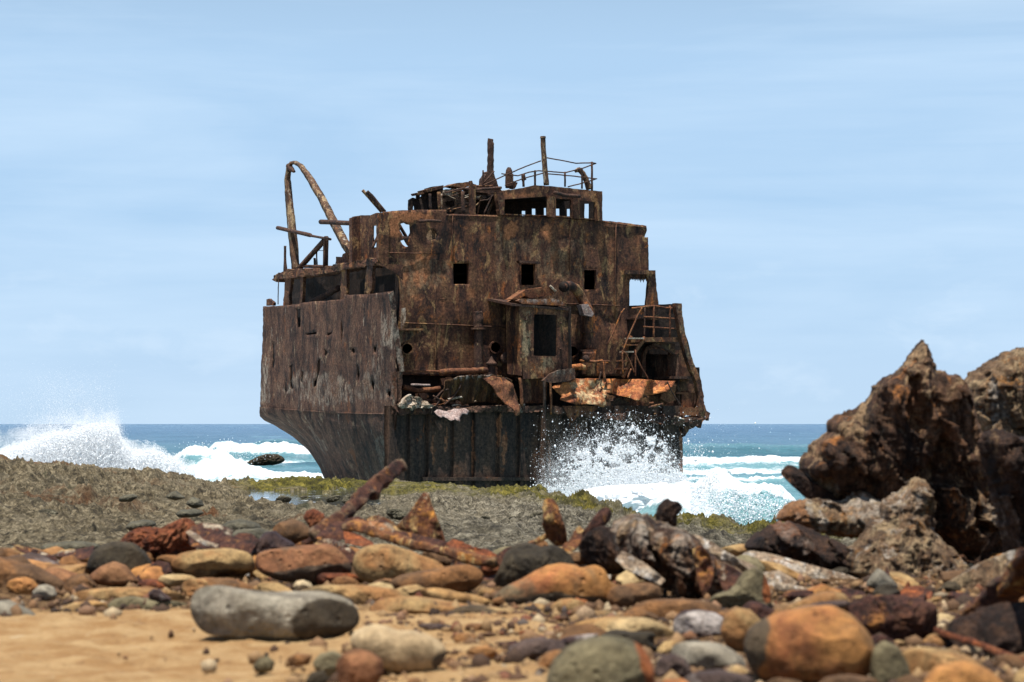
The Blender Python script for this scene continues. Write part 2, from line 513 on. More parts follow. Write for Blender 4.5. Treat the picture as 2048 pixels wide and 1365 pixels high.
def sea_height(px, Y, X):
    pts = np.stack([X.ravel(), Y.ravel(), 0 * X.ravel()], 1)
    sh = X.shape
    near = 1.0
    # swell: long crests roughly parallel to the shore
    q = pts * np.array([.35, 1, 1])
    sw = fbm(q, .10, 3, 101, .5).reshape(sh) * .55
    ch = fbm(pts * np.array([.5, 1, 1]), .40, 4, 102, .6, True).reshape(sh) * .20
    ch2 = fbm(pts * np.array([.6, 1, 1]), 1.8, 4, 103, .6, True).reshape(sh) * .035
    near = smooth01((Y - 60) / 40) * .8 + .2
    z = (sw + ch) * near + ch2
    n = fbm(pts * np.array([1, .6, 1]), .5, 4, 110, .6).reshape(sh)
    nf = fbm(pts * np.array([1, .6, 1]), 2.2, 4, 111, .6, True).reshape(sh)
    foam = np.zeros(sh)
    lum = fbm(pts, 1.3, 5, 121, .65, True).reshape(sh)

    def crest(cx0, cx1, soft0, soft1, yfun, hgt, wf, wb, fo, reach, face=0.):
        nonlocal z, foam
        e = smooth01((px - cx0) / soft0) * smooth01((cx1 - px) / soft1)
        yc = yfun(px) + n * 1.3
        d = Y - yc
        pr = np.where(d < 0, np.exp(-(d / wf) ** 2), np.exp(-(d / wb) ** 2))
        z = z + e * hgt * pr * (1 + .10 * nf + .12 * n)
        # foam: the broken crest, the white water running ahead of it
        f = np.exp(-((d + .2) / (wf * .55)) ** 2) * 1.3 + np.where((d < 0) & (d > -reach), .95 - face * np.exp(-((d + wf * .8) / (wf * .5)) ** 2), 0)
        foam = np.maximum(foam, e * fo * f)

    # left breaker and the swash in front of it
    crest(-500, 385, 200, 110, lambda p: 100 + 0 * p, 1.55, 2.0, 4.0, 1.15, 20)
    crest(310, 560, 70, 160, lambda p: 118 - .03 * (p - 330), 1.15, 2.4, 5, .95, 6, .8)
    crest(350, 760, 120, 200, lambda p: 168 + 0 * p, 1.25, 3.2, 8, 1.0, 8, .75)
    crest(470, 760, 60, 100, lambda p: 205 + 0 * p, 1.2, 4, 9, .2, 1, .9)
    crest(390, 520, 50, 60, lambda p: 195 + 0 * p, 1.1, 4, 9, .8, 2, .5)
    crest(200, 900, 90, 200, lambda p: 113 + 0 * p, .22, 2.4, 6, .86, 30)
    # right: a long low line, a wave face and the surge along the shelf
    crest(1200, 2300, 120, 300, lambda p: 133 + .004 * (p - 1370), .50, 3.0, 7, .93, 10, .4)
    crest(1250, 2300, 120, 300, lambda p: 108 + .01 * (p - 1370), .22, 2.0, 5, .50, 8, .3)
    crest(1250, 2300, 120, 300, lambda p: 172 + .01 * (p - 1370), .95, 5.0, 9, .12, 1, .9)
    crest(1240, 1500, 130, 90, lambda p: 64.5 - .004 * (p - 1470), .95, 1.7, 2.8, 1.05, 9, .25)
    crest(1390, 1660, 70, 130, lambda p: 63.0 - .008 * (p - 1470), 1.0, 1.3, 2.4, .98, 1.9, 1.1)
    z = z + np.clip(foam, 0, 1) * .16 * lum
    # scattered whitecaps
    capn = fbm(pts * np.array([.45, 1, 1]), .13, 4, 131, .6).reshape(sh)
    caps = smooth01((capn - .42) / .10) * smooth01((Y - 90) / 50) * .6
    foam = np.maximum(foam, caps * smooth01((nf + .2) * 1.6))
    return z, foam, n


def build_sea():
    cols = fancols(-120, 2180, -2600, 4600, 3.0, 26)
    rows_py = np.concatenate([np.linspace(1250, 1075, 60), np.arange(1074.5, 870, -.55), np.arange(870, 849.2, -.28), [848.9, 848.6, 848.35]])
    Yr = F * H / (rows_py - HY)
    px, Y = np.meshgrid(cols, Yr)
    X = (px - 1024) * Y / F
    z, foam, n = sea_height(px, Y, X)
    z *= np.clip(1 - (Y - 700) / 1500, 0, 1)
    v = np.stack([X, Y, z], -1).reshape(-1, 3)
    me = mesh_np('sea', v, [grid_faces(*X.shape)[:, ::1]], True, {'foam': foam.ravel()})
    m, t = newmat('sea_water')
    g = nd(t, 'ShaderNodeNewGeometry').outputs['Position']
    yy = nd(t, 'ShaderNodeSeparateXYZ', {0: g}).outputs[1]
    n0 = noise(t, mapping(t, g, scale=(.012, .03, 1)), 1, 5, .6)
    yv = mth(t, 'ADD', yy, mth(t, 'MULTIPLY', mth(t, 'SUBTRACT', n0, .5), 240))
    yf = mth(t, 'DIVIDE', yv, 1000.0, True)
    c = ramp(t, yf, [(.05, (.17, .34, .36)), (.12, (.075, .20, .235)), (.20, (.035, .115, .155)), (.34, (.022, .085, .155)), (.7, (.016, .068, .15))])
    n1 = noise(t, mapping(t, g, scale=(.35, 1, 1)), .55, 7, .65, .5)
    c = mix(t, mth(t, 'MULTIPLY', ramp(t, n1, gray(.4, .65)), .5), c, (.04, .11, .13), 'SCREEN')
    fa = attr(t, 'foam')
    f1 = noise(t, mapping(t, g, scale=(.7, 1, 1)), 1.1, 9, .68, 1.2)
    f2 = noise(t, mapping(t, g, scale=(.8, 1, 1)), 6, 6, .7, .6)
    fn = mth(t, 'ADD', mth(t, 'MULTIPLY', f1, .65), mth(t, 'MULTIPLY', f2, .35))
    # threshold falls as foam rises
    ff = mth(t, 'ADD', fn, mth(t, 'MULTIPLY', mth(t, 'SUBTRACT', fa, .5), .62))
    fm = ramp(t, ff, gray(.62, .78))
    fm = mth(t, 'MULTIPLY', fm, ramp(t, fa, gray(.02, .15)))
    milk = mth(t, 'MULTIPLY', ramp(t, fa, gray(.0, .9)), .55)
    c = mix(t, milk, c, (.30, .54, .58))
    c = mix(t, fm, c, mix(t, ramp(t, f2, gray(.36, .56)), (.66, .79, .84), (.92, .95, .96)))
    w1 = noise(t, mapping(t, g, scale=(.5, 1, 1)), .9, 8, .65, .3)
    w2 = noise(t, mapping(t, g, scale=(.6, 1, 1)), 4.5, 5, .65)
    hh = mth(t, 'ADD', w1, mth(t, 'MULTIPLY', w2, .22))
    finish(t, c, mix(t, fm, (.16,) * 3, (.8,) * 3), hh, 1.0, .9, .22, {'IOR': 1.33}, k=1)
    link('sea', me, m, kind='structure')
    # sea bed under everything, out past the horizon
    s = 40000
    me = mesh_np('bed', [(-s, -s, -6), (s, -s, -6), (s, s, -6), (-s, s, -6)], [np.array([[0, 1, 2, 3]])])
    m2, t = newmat('sea_bed_sand')
    g = nd(t, 'ShaderNodeNewGeometry').outputs['Position']
    finish(t, mix(t, noise(t, g, .1), (.30, .26, .18), (.4, .36, .25)))
    link('sea_bed', me, m2, kind='structure')


# ---- spray
def octa_cloud(name, P0, rad, mat, label, cat, elong=None):
    base = np.array([[1, 0, 0], [-1, 0, 0], [0, 1, 0], [0, -1, 0], [0, 0, 1], [0, 0, -1]], float)
    fc = np.array([[0, 2, 4], [2, 1, 4], [1, 3, 4], [3, 0, 4], [2, 0, 5], [1, 2, 5], [3, 1, 5], [0, 3, 5]])
    N = len(P0)
    sc = rad[:, None, None] * (rng.uniform(.65, 1.35, (N, 1, 3)) if elong is None else elong[:, None, :])
    v = (P0[:, None, :] + base[None] * sc).reshape(-1, 3)
    f = (fc[None] + (np.arange(N) * 6)[:, None, None]).reshape(-1, 3)
    me = mesh_np(name, v, [f], True)
    return link(name, me, mat, kind='stuff', label=label, category=cat)


def mist(name, P0, rad, mat, label):
    base = np.array([[1, 1, 1], [-1, -1, 1], [-1, 1, -1], [1, -1, -1]], float) * .8
    fc = np.array([[0, 2, 1], [0, 1, 3], [0, 3, 2], [1, 2, 3]])
    N = len(P0)
    v = (P0[:, None, :] + base[None] * rad[:, None, None]).reshape(-1, 3)
    f = (fc[None] + (np.arange(N) * 4)[:, None, None]).reshape(-1, 3)
    return link(name, mesh_np(name, v, [f], True), mat, kind='stuff', label=label, category='spray')


def spray_material():
    m, t = newmat('white_water')
    d = nd(t, 'ShaderNodeBsdfDiffuse', {0: (.93, .95, .97, 1)})
    tr = nd(t, 'ShaderNodeBsdfTranslucent', {0: (.93, .95, .97, 1)})
    s = nd(t, 'ShaderNodeMixShader', {0: .3, 1: d.outputs[0], 2: tr.outputs[0]})
    nd(t, 'ShaderNodeOutputMaterial', {0: s.outputs[0]})
    return m


def sample_px(fun, n, box):
    """n points of the density fun(px,py) in the box, by rejection"""
    out = []
    k = 0
    while k < n:
        q = np.stack([rng.uniform(box[0], box[2], 60000), rng.uniform(box[1], box[3], 60000)], 1)
        a = fun(q[:, 0], q[:, 1])
        q = q[rng.uniform(0, 1, len(q)) < a]
        out.append(q)
        k += len(q)
    return np.vstack(out)[:n]


def blob_mass(name, outline, Y, depth, mat, seed, label, cat, amp=.2, nphi=420, npsi=190):
    me, c = star_mesh(outline, Y, depth, seed, amp=amp, fscale=3.2, ridged=True, nphi=nphi, npsi=npsi, smooth_outline=True, octv=6)
    return link(name, me, mat, loc=c, kind='stuff', label=label, category=cat)


def build_spray():
    m = spray_material()
    # ---- left plume
    top_x = [-60, 0, 40, 70, 100, 130, 160, 190, 215, 235, 243, 262, 285, 310, 340, 380]
    top_y = [905, 893, 880, 868, 858, 852, 845, 838, 834, 846, 868, 892, 893, 890, 902, 930]

    def dl(x, y):
        ty = np.interp(x, top_x, top_y)
        q = np.stack([x, y, 0 * x], 1)
        nn = fbm(q, .03, 4, 201, .6)
        nf_ = fbm(q, .09, 3, 203, .6)
        d = (y - ty) + nn * 26 + nf_ * 10
        dens = smooth01((d + 10) / 26)
        mist = .30 * np.exp(np.minimum(d, 0) / 20) * smooth01((252 - x) / 30) * smooth01((x - 10) / 60)
        hi = .07 * np.exp(-((x - 125) / 62) ** 2) * smooth01((y - 735) / 90)
        r = np.maximum(np.maximum(dens, mist), hi)
        r = np.where(x > 245, r * (y > ty - 12), r)
        return r * smooth01((x + 90) / 60) * (y < 975)
    q = sample_px(dl, 150000, (-90, 735, 390, 960))
    Yd = rng.uniform(93., 100., len(q))
    ty = np.interp(q[:, 0], top_x, top_y)
    inside = smooth01((q[:, 1] - ty) / 25)
    rad = (rng.gamma(2.0, .42, len(q)) * (.2 + .8 * inside) + .18) * 97 / F
    octa_cloud('sea_spray', P(q[:, 0], q[:, 1], Yd), np.clip(rad, .003, .05), m, 'white plume of spray bursting over the shelf beside the breaking wave', 'spray')
    blob_mass('white_water', [(-70, 930), (-20, 912), (30, 908), (80, 893), (120, 880), (165, 872), (200, 868), (220, 872), (232, 890), (250, 908), (285, 909), (315, 912), (345, 925), (380, 950), (340, 965), (200, 965), (60, 950), (-40, 940)],
              98.5, 1.6, m, 5, 'dense white heap of water under the spray plume beyond the coral shelf', 'breaking wave')

    def dm(x, y):
        ty = np.interp(x, top_x, top_y)
        q = np.stack([x, y, 0 * x], 1)
        d = (y - ty) + fbm(q, .03, 4, 201, .6) * 30
        return (.9 * smooth01((d + 34) / 40) + .16 * np.exp(np.minimum(d, 0) / 40)) * smooth01((262 - x) / 30 + (y > 880)) * smooth01((x + 90) / 80) * (y < 975) + .10 * np.exp(-((x - 130) / 70) ** 2) * smooth01((y - 720) / 100) * (y < 860)
    q = sample_px(dm, 170000, (-90, 720, 390, 960))
    mist('spray_mist', P(q[:, 0], q[:, 1], rng.uniform(91, 101, len(q))), rng.uniform(.10, .34, len(q)) * 97 / F, m, 'fine haze of droplets drifting off the plume beside the breaking wave')

    # ---- right plume against the bulkhead
    cx = [1085, 1110, 1140, 1170, 1200, 1240, 1270, 1300, 1330, 1360, 1375, 1400, 1440, 1470, 1500, 1560, 1600]
    cy = [990, 980, 965, 945, 945, 940, 940, 942, 935, 950, 965, 985, 985, 975, 978, 1000, 1030]

    def dr(x, y):
        ty = np.interp(x, cx, cy)
        q = np.stack([x, y, 0 * x], 1)
        nn = fbm(q, .022, 5, 301, .65)
        n2 = fbm(q, .06, 4, 303, .6, True)
        d = (y - ty) + nn * 14
        dens = smooth01((d + 14) / 30)
        # the fan of drops above: an arc from upper left to lower right
        r = np.hypot((x - 1235) / 145., (y - 985) / 150.)
        n3_ = fbm(q, .13, 4, 305, .7)
        fan = smooth01((1.05 - r) / .45) * (.09 + .7 * smooth01((n2 * .6 + n3_ * .6 + .12) * 2.2)) * (.45 + .55 * smooth01((y - 850) / 100)) + .03 * smooth01((1.3 - r) / .35)
        arc = np.exp(-((np.hypot((x - 1215) / 155., (y - 990) / 150.) - .90 + .07 * nn) / .10) ** 2) * smooth01((x - 1200) / 80) * (y < 990) * (.06 + .42 * smooth01(n2 * 1.6 + n3_ * 1.2))
        col = np.exp(-(((x - 1165 - 12 * nn) / 14.)) ** 2) * (y > 860) * smooth01((y - 850) / 90) * .30 * (.5 + n3_ * 1.2).clip(0, 1)
        out = .03 * np.exp(-(((x - 1235) / 170) ** 2 + ((y - 930) / 75) ** 2))
        side = .10 * np.exp(-((x - 1385) / 25.) ** 2) * (y > 890)
        lo = .5 * np.exp(-((x - 1110) / 40.) ** 2) * smooth01((y - 940) / 50)
        return np.clip(np.maximum.reduce([dens, fan * .65, arc, col, out, side * smooth01(n2 + .5), lo * smooth01(n2 * 2 + .5)]), 0, 1) * (y < np.interp(x, EX, EPY) + 6)
    q = sample_px(dr, 100000, (1060, 810, 1600, 1075))
    ty = np.interp(q[:, 0], cx, cy)
    Yd = np.where(q[:, 0] < 1380, rng.uniform(69, 76, len(q)), rng.uniform(60, 66, len(q)))
    Yd = np.minimum(Yd, np.interp(q[:, 0], [1000, 1100, 1200, 1300, 1400, 1600], [76, 72, 74, 76, 66, 62]) + 1)
    rad = (rng.gamma(1.0, .45, len(q)) + .22) * 75 / F
    rad = np.where(q[:, 1] > ty, rad * .9, rad * .85)
    octa_cloud('sea_spray', P(q[:, 0], q[:, 1], Yd), np.clip(rad, .004, .045), m, 'fan of white droplets thrown up against the dark bulkhead of the wreck', 'spray')
    blob_mass('white_water', [(1130, 1005), (1160, 982), (1200, 974), (1240, 970), (1290, 970), (1330, 966), (1358, 976), (1372, 985), (1400, 998), (1440, 995), (1470, 990), (1490, 1010), (1480, 1045), (1440, 1060), (1380, 1060), (1300, 1055), (1230, 1030), (1180, 1015)],
              67.5, 1.2, m, 9, 'dense white surge of water between the wreck and the mossy rock edge', 'breaking wave', amp=.18)
    def dn(x, y):
        q = np.stack([x, y, 0 * x], 1)
        r = np.hypot((x - 1225) / 150., (y - 990) / 150.)
        a = smooth01((1.15 - r) / .5) * smooth01((y - 835) / 90) * (.25 + .75 * smooth01(fbm(q, .03, 4, 309, .6) * 1.5 + .4))
        return np.maximum(a * .5, dr(x, y) * .45) * (y < np.interp(x, EX, EPY) + 4)
    q = sample_px(dn, 140000, (1070, 820, 1600, 1070))
    Yd = np.minimum(rng.uniform(66, 76, len(q)), np.interp(q[:, 0], [1000, 1100, 1200, 1300, 1400, 1600], [76, 72, 74, 76, 66, 62]) + 1)
    mist('spray_mist', P(q[:, 0], q[:, 1], Yd), rng.uniform(.10, .40, len(q)) * 72 / F, m, 'fine haze of droplets inside the fan of spray at the bulkhead')
    # streaks linking the drops
    q = sample_px(lambda x, y: dr(x, y) * (y < np.interp(x, cx, cy)) * .5 * (dr(x, y) > .3), 2600, (1100, 830, 1400, 980))
    el = rng.uniform(.4, 1, (len(q), 3))
    ang = rng.uniform(0, math.pi, len(q))
    el[:, 0] *= 1 + 2 * np.abs(np.cos(ang))
    el[:, 2] *= 1 + 2.5 * np.abs(np.sin(ang))
    octa_cloud('water_filaments', P(q[:, 0], q[:, 1], rng.uniform(71, 74, len(q))), rng.uniform(.006, .018, len(q)), m, 'ragged threads of white water inside the fan of spray by the bulkhead', 'spray', el)
    # small splashes
    q = sample_px(lambda x, y: np.exp(-((x - 840) / 14) ** 2 - ((y - 985) / 9) ** 2) * (y < 985), 260, (800, 955, 880, 986))
    octa_cloud('water_splash', P(q[:, 0], q[:, 1], 74 + 0 * q[:, 0]), rng.uniform(.006, .02, len(q)), m, 'tiny white splash at the foot of the corrugated bulkhead', 'spray')
    q = sample_px(lambda x, y: np.exp(-((x - 450) / 60) ** 2 - ((y - 905) / 16) ** 2) * .5, 500, (350, 870, 560, 930))
    octa_cloud('water_splash', P(q[:, 0], q[:, 1], 119 + 0 * q[:, 0]), rng.uniform(.008, .03, len(q)), m, 'loose drops above the foamy wave left of the dark reef rock', 'spray')
def star_mesh(outline, Y, depth, seed, amp=.05, fscale=3.0, ridged=False, nphi=110, npsi=56, smooth_outline=True, octv=5, tint=None, power=.72, big=.15, facet=0.0, aniso=1.0, cuts=0, cutd=(.62, .92)):
    """closed boulder whose outline, seen from the beach, is the given one; depth = half thickness in metres"""
    ol = np.asarray(outline, float)
    a = .5 * np.sum(ol[:, 0] * np.roll(ol[:, 1], -1) - np.roll(ol[:, 0], -1) * ol[:, 1])
    cx = np.sum((ol[:, 0] + np.roll(ol[:, 0], -1)) * (ol[:, 0] * np.roll(ol[:, 1], -1) - np.roll(ol[:, 0], -1) * ol[:, 1])) / (6 * a)
    cy = np.sum((ol[:, 1] + np.roll(ol[:, 1], -1)) * (ol[:, 0] * np.roll(ol[:, 1], -1) - np.roll(ol[:, 0], -1) * ol[:, 1])) / (6 * a)
    phi = np.arange(nphi) / nphi * 2 * math.pi
    # radius of the outline in each direction (farthest crossing)
    r = np.zeros(nphi)
    p0, p1 = ol, np.roll(ol, -1, 0)
    for i, f in enumerate(phi):
        d = np.array([math.cos(f), math.sin(f)])
        e = p1 - p0
        w_ = p0 - np.array([cx, cy])
        den = d[0] * e[:, 1] - d[1] * e[:, 0]
        with np.errstate(all='ignore'):
            t = (w_[:, 0] * e[:, 1] - w_[:, 1] * e[:, 0]) / den
            s = (w_[:, 0] * d[1] - w_[:, 1] * d[0]) / den
        ok = (s >= 0) & (s <= 1) & (t > 0) & np.isfinite(t)
        r[i] = t[ok].max() if ok.any() else 5
    k = np.array([1, 2, 3, 2, 1.]) / 9
    if smooth_outline:
        for _ in range(1):
            r = sum(k[j] * np.roll(r, j - 2) for j in range(5))
    rl = r.copy()
    for _ in range(nphi // 3):
        rl = sum(k[j] * np.roll(rl, j - 2) for j in range(5))
    psi = np.linspace(0, math.pi, npsi + 2)[1:-1]
    sn, cs = np.sin(psi), np.cos(psi)
    sp = sn ** power
    re = rl[None] + (r - rl)[None] * (sn[:, None] ** 2.5)
    m = Y / F
    x = sp[:, None] * re * np.cos(phi)[None] * m
    z = -sp[:, None] * re * np.sin(phi)[None] * m
    y = np.broadcast_to((-cs * depth)[:, None], x.shape)
    v = np.stack([x, y, z], -1).reshape(-1, 3)
    v = np.vstack([v, [0, -depth, 0], [0, depth, 0]])
    size = float(r.mean() * m)
    # broken faces: random planes slice the near side, the silhouette is left alone
    rs = np.random.default_rng(seed + 5)
    for _ in range(cuts):
        nn_ = rs.normal(0, 1, 3) * np.array([.8, .35, .8])
        nn_[1] -= 1.0
        nn_ /= np.linalg.norm(nn_)
        dd = v @ nn_
        lim = np.quantile(dd, .995) * rs.uniform(*cutd)
        v = v - nn_ * (np.maximum(dd - lim, 0) * .92)[:, None]
    rad = v / (np.linalg.norm(v, axis=1)[:, None] + 1e-9)
    q = v / size * np.array([1, 1, aniso]) + seed * 3.1
    d = big * fbm(q, .9, 2, seed + 1) * (1 - .6 * 0) + amp * fbm(q + .3 * fbm(q, 1.5, 2, seed)[:, None], fscale, octv, seed + 9, .55, ridged)
    if facet:
        # broad flat breaks, as of split rock or thick scale
        c = np.floor((fbm(q, 1.3, 2, seed + 33) + 1) * 5) / 5 - 1
        d = d + facet * c
    edgew = 1 - .55 * np.r_[np.repeat(sn ** 6, nphi), 0, 0] * (0 if ridged else 1)
    v = v + rad * (d * edgew)[:, None] * size
    N = nphi * npsi
    # hold the outline: widen or narrow each meridian back to it
    g3 = v[:N].reshape(npsi, nphi, 3)
    mr = np.hypot(g3[..., 0], g3[..., 2]).max(0)
    sc = np.clip(r * m / mr, .6, 1.8)
    if not ridged:
        sc = sum(k[j] * np.roll(sc, j - 2) for j in range(5))
    g3[..., 0] *= sc[None]
    g3[..., 2] *= sc[None]
    v[:N] = g3.reshape(-1, 3)
    if ridged:
        v = v + rad * (.022 * fbm(q, 7.0, 4, seed + 90, .6, True))[:, None] * size
    f = grid_faces(npsi, nphi, True)
    i = np.arange(nphi)
    f2 = np.stack([np.full(nphi, N), i, (i + 1) % nphi], 1)
    f3 = np.stack([np.full(nphi, N + 1), (npsi - 1) * nphi + (i + 1) % nphi, (npsi - 1) * nphi + i], 1)
    att = {}
    if tint is not None:
        px = cx + v[:, 0] / m
        py = cy - v[:, 2] / m
        jx = fbm(q, 2.2, 4, seed + 50, .6)
        tv = np.clip(tint(px + 9 * jx, py + 6 * jx, v) * 1.0, 0, 1)
        tg = tv[:N].reshape(npsi, nphi)
        for _ in range(max(2, nphi // 30)):
            tg = (tg + np.roll(tg, 1, 1) + np.roll(tg, -1, 1)) / 3
            tg = (tg + np.vstack([tg[:1], tg[:-1]]) + np.vstack([tg[1:], tg[-1:]])) / 3
        att['tint'] = np.r_[tg.ravel(), tg[0].mean(), tg[-1].mean()]
    me = mesh_np('stone', v, [f[:, ::-1], f2, f3], True, att)
    c0 = P(cx, cy, Y)
    return me, tuple(float(t) for t in c0)


def crag_mesh(outline, Y, relief, seed, lean=0.0, grid=4.0, jamp=3.4, drip=.5, rough=.12, back=.6, core=20.0, lump=.12, cells=42, slant=-.5, pale_share=.18):
    """slab of crusted iron: sharp ragged outline, swelling and fluted towards the viewer; lean = how far the top sits behind the foot"""
    ol = jag(outline, 3.5, jamp, seed)
    lo, hi = ol.min(0), ol.max(0)
    gx, gy = np.meshgrid(np.arange(lo[0] + grid * .5, hi[0], grid), np.arange(lo[1] + grid * .5, hi[1], grid))
    g = np.stack([gx.ravel(), gy.ravel()], 1) + rng.uniform(-.3, .3, (gx.size, 2)) * grid
    g = g[pip(g, ol)]
    far = lambda a: np.concatenate([np.sqrt(np.min(((a[i:i + 1500, None, :] - ol[None]) ** 2).sum(-1), 1)) for i in range(0, len(a), 1500)])
    g = g[far(g) > grid * .45]
    n0 = len(ol)
    res = delaunay_2d_cdt([Vector(q) for q in np.vstack([ol, g])], [(i, (i + 1) % n0) for i in range(n0)], [], 0, 1e-4)
    vo = np.array([tuple(q) for q in res[0]])
    dist = far(vo)
    tri = np.array([f for f in res[2] if len(f) == 3])
    tri = tri[pip(vo[tri].mean(1), ol)]
    pos = P(vo[:, 0], vo[:, 1], Y)
    q = (pos - pos.mean(0)) + seed
    wq = q + .05 * np.stack([fbm(q, 6, 3, seed), 0 * q[:, 0], fbm(q, 6, 3, seed + 1)], 1)
    an = wq * np.array([1, 1, drip])
    body = 1 - np.exp(-dist / core)
    big = fbm(wq, 2.2, 2, seed + 2) * lump
    # stepped scale: broad plates broken off at different depths
    st = fbm(an, 3.6, 3, seed + 3, .5)
    sq = np.floor(st * 5.0)
    st = (sq + smooth01((st * 5.0 - sq) * 3.2)) / 5.0 * .85 + st * .15
    st = st + .5 * np.abs(((q[:, 0] * 1.1 + q[:, 2] * .7 + .8 * fbm(q, 1.6, 3, seed + 8)) * 2.3) % 1.0 - .5)
    fl = fbm(an, 8.0, 4, seed + 4, .6, True)
    # slabs: cells with their own tilt and depth, sharp breaks between them
    rs = np.random.default_rng(seed)
    span = np.ptp(q[:, [0, 2]], axis=0)
    nc = int(max(8, span[0] * span[1] * cells))
    sd = q[rs.integers(0, len(q), nc)][:, [0, 2]]
    ca, sa_ = math.cos(slant), math.sin(slant)
    rot = lambda a: np.stack([(a[:, 0] * ca - a[:, 1] * sa_) * 1.7, (a[:, 0] * sa_ + a[:, 1] * ca) * .75], 1)
    w2 = wq[:, [0, 2]] + .03 * np.stack([fbm(q, 11, 3, seed + 11, .6), fbm(q, 11, 3, seed + 12, .6)], 1)
    A, Bs = rot(w2), rot(sd)
    cid = np.concatenate([np.argmin(((A[i:i + 4000, None] - Bs[None]) ** 2).sum(-1), 1) for i in range(0, len(A), 4000)])
    til = rs.normal(0, 1, (nc, 2)) * np.array([2.4, 1.6])
    dep = rs.uniform(-.5, .6, nc)
    cell = dep[cid] + (til[cid] * (q[:, [0, 2]] - sd[cid])).sum(1)
    cell = np.clip(cell, -.9, 1.1)
    tone = (rs.uniform(0, 1, nc) < pale_share)[cid] * rs.uniform(.35, 1.0, nc)[cid]
    rusty = (rs.uniform(0, 1, nc) < .16)[cid] * rs.uniform(.2, .6, nc)[cid] * (fbm(q, 5, 3, seed + 15) > -.1)
    fine = fbm(wq, 26.0, 4, seed + 6, .65, True)
    h = relief * (body * (.8 + big) + np.minimum(dist / 8, 1) * (.28 * st + .55 * cell + (.14 + rough * .4) * fl + rough * fine))
    front = pos.copy()
    front[:, 1] -= h
    bk = pos.copy()
    bk[:, 1] += relief * back * body + .01
    t = (vo[:, 1] - lo[1]) / (hi[1] - lo[1])
    for a in (front, bk):
        a[:, 1] += lean * (1 - t)
    N = len(vo)
    e = np.vstack([tri[:, [0, 1]], tri[:, [1, 2]], tri[:, [2, 0]]])
    key = set(map(tuple, e))
    bd = np.array([(a, b) for (a, b) in key if (b, a) not in key])
    v = np.vstack([front, bk])
    c = v.mean(0)
    return mesh_np('crag', v - c, [tri, tri[:, ::-1] + N, np.stack([bd[:, 1], bd[:, 0], bd[:, 0] + N, bd[:, 1] + N], 1)], True, {'pale': np.r_[tone, tone], 'patch': np.r_[rusty, rusty]}), tuple(float(x) for x in c)
# ================================================================ the wreck
TH = R(28)
AX, AY = -3.87, 80.0
UX, UY = math.cos(TH), math.sin(TH)          # along the broken front, to the right
VX, VY = -math.sin(TH), math.cos(TH)         # aft
SO = Vector((1.0, 82.0, 0.0))                # origin of the wreck


def Fp(px, py, off=0.0):
    """point on the front plane (set back by off metres)"""
    px = np.asarray(px, float)
    py = np.asarray(py, float)
    off = off + 0 * px
    ax, ay = AX + VX * off, AY + VY * off
    k = (px - 1024) / F
    u = (k * ay - ax) / (UX - k * UY)
    Y = ay + u * UY
    return np.stack([ax + u * UX, Y, H + (HY - py) * Y / F], -1)


def Sp(px, py, off=0.0, lean=0.0):
    """point on the port side plane, set inboard by off metres"""
    px = np.asarray(px, float)
    py = np.asarray(py, float)
    off = off + 0 * px
    ax, ay = AX + UX * off, AY + UY * off
    k = (px - 1024) / F
    v = (k * ay - ax) / (VX - k * VY)
    Y = ay + v * VY
    return np.stack([ax + v * VX, Y, H + (HY - py) * Y / F], -1)


FN = np.array([VX, VY, 0.0])      # into the front plane
SN = np.array([UX, UY, 0.0])      # into the side plane


def jag(poly, step=4.0, amp=1.0, seed=0, closed=True):
    poly = np.asarray(poly, float)
    out = []
    n = len(poly)
    for i in range(n if closed else n - 1):
        a, b = poly[i], poly[(i + 1) % n]
        k = max(1, int(np.hypot(*(b - a)) / step))
        tt = np.arange(k) / k
        out.append(a + (b - a) * tt[:, None])
    q = np.vstack(out)
    if amp:
        p3 = np.c_[q, np.full(len(q), seed * 3.7)]
        q = q + amp * 1.6 * np.stack([fbm(p3, .13, 3, seed + 1, .7), fbm(p3, .13, 3, seed + 2, .7)], 1)
    return q


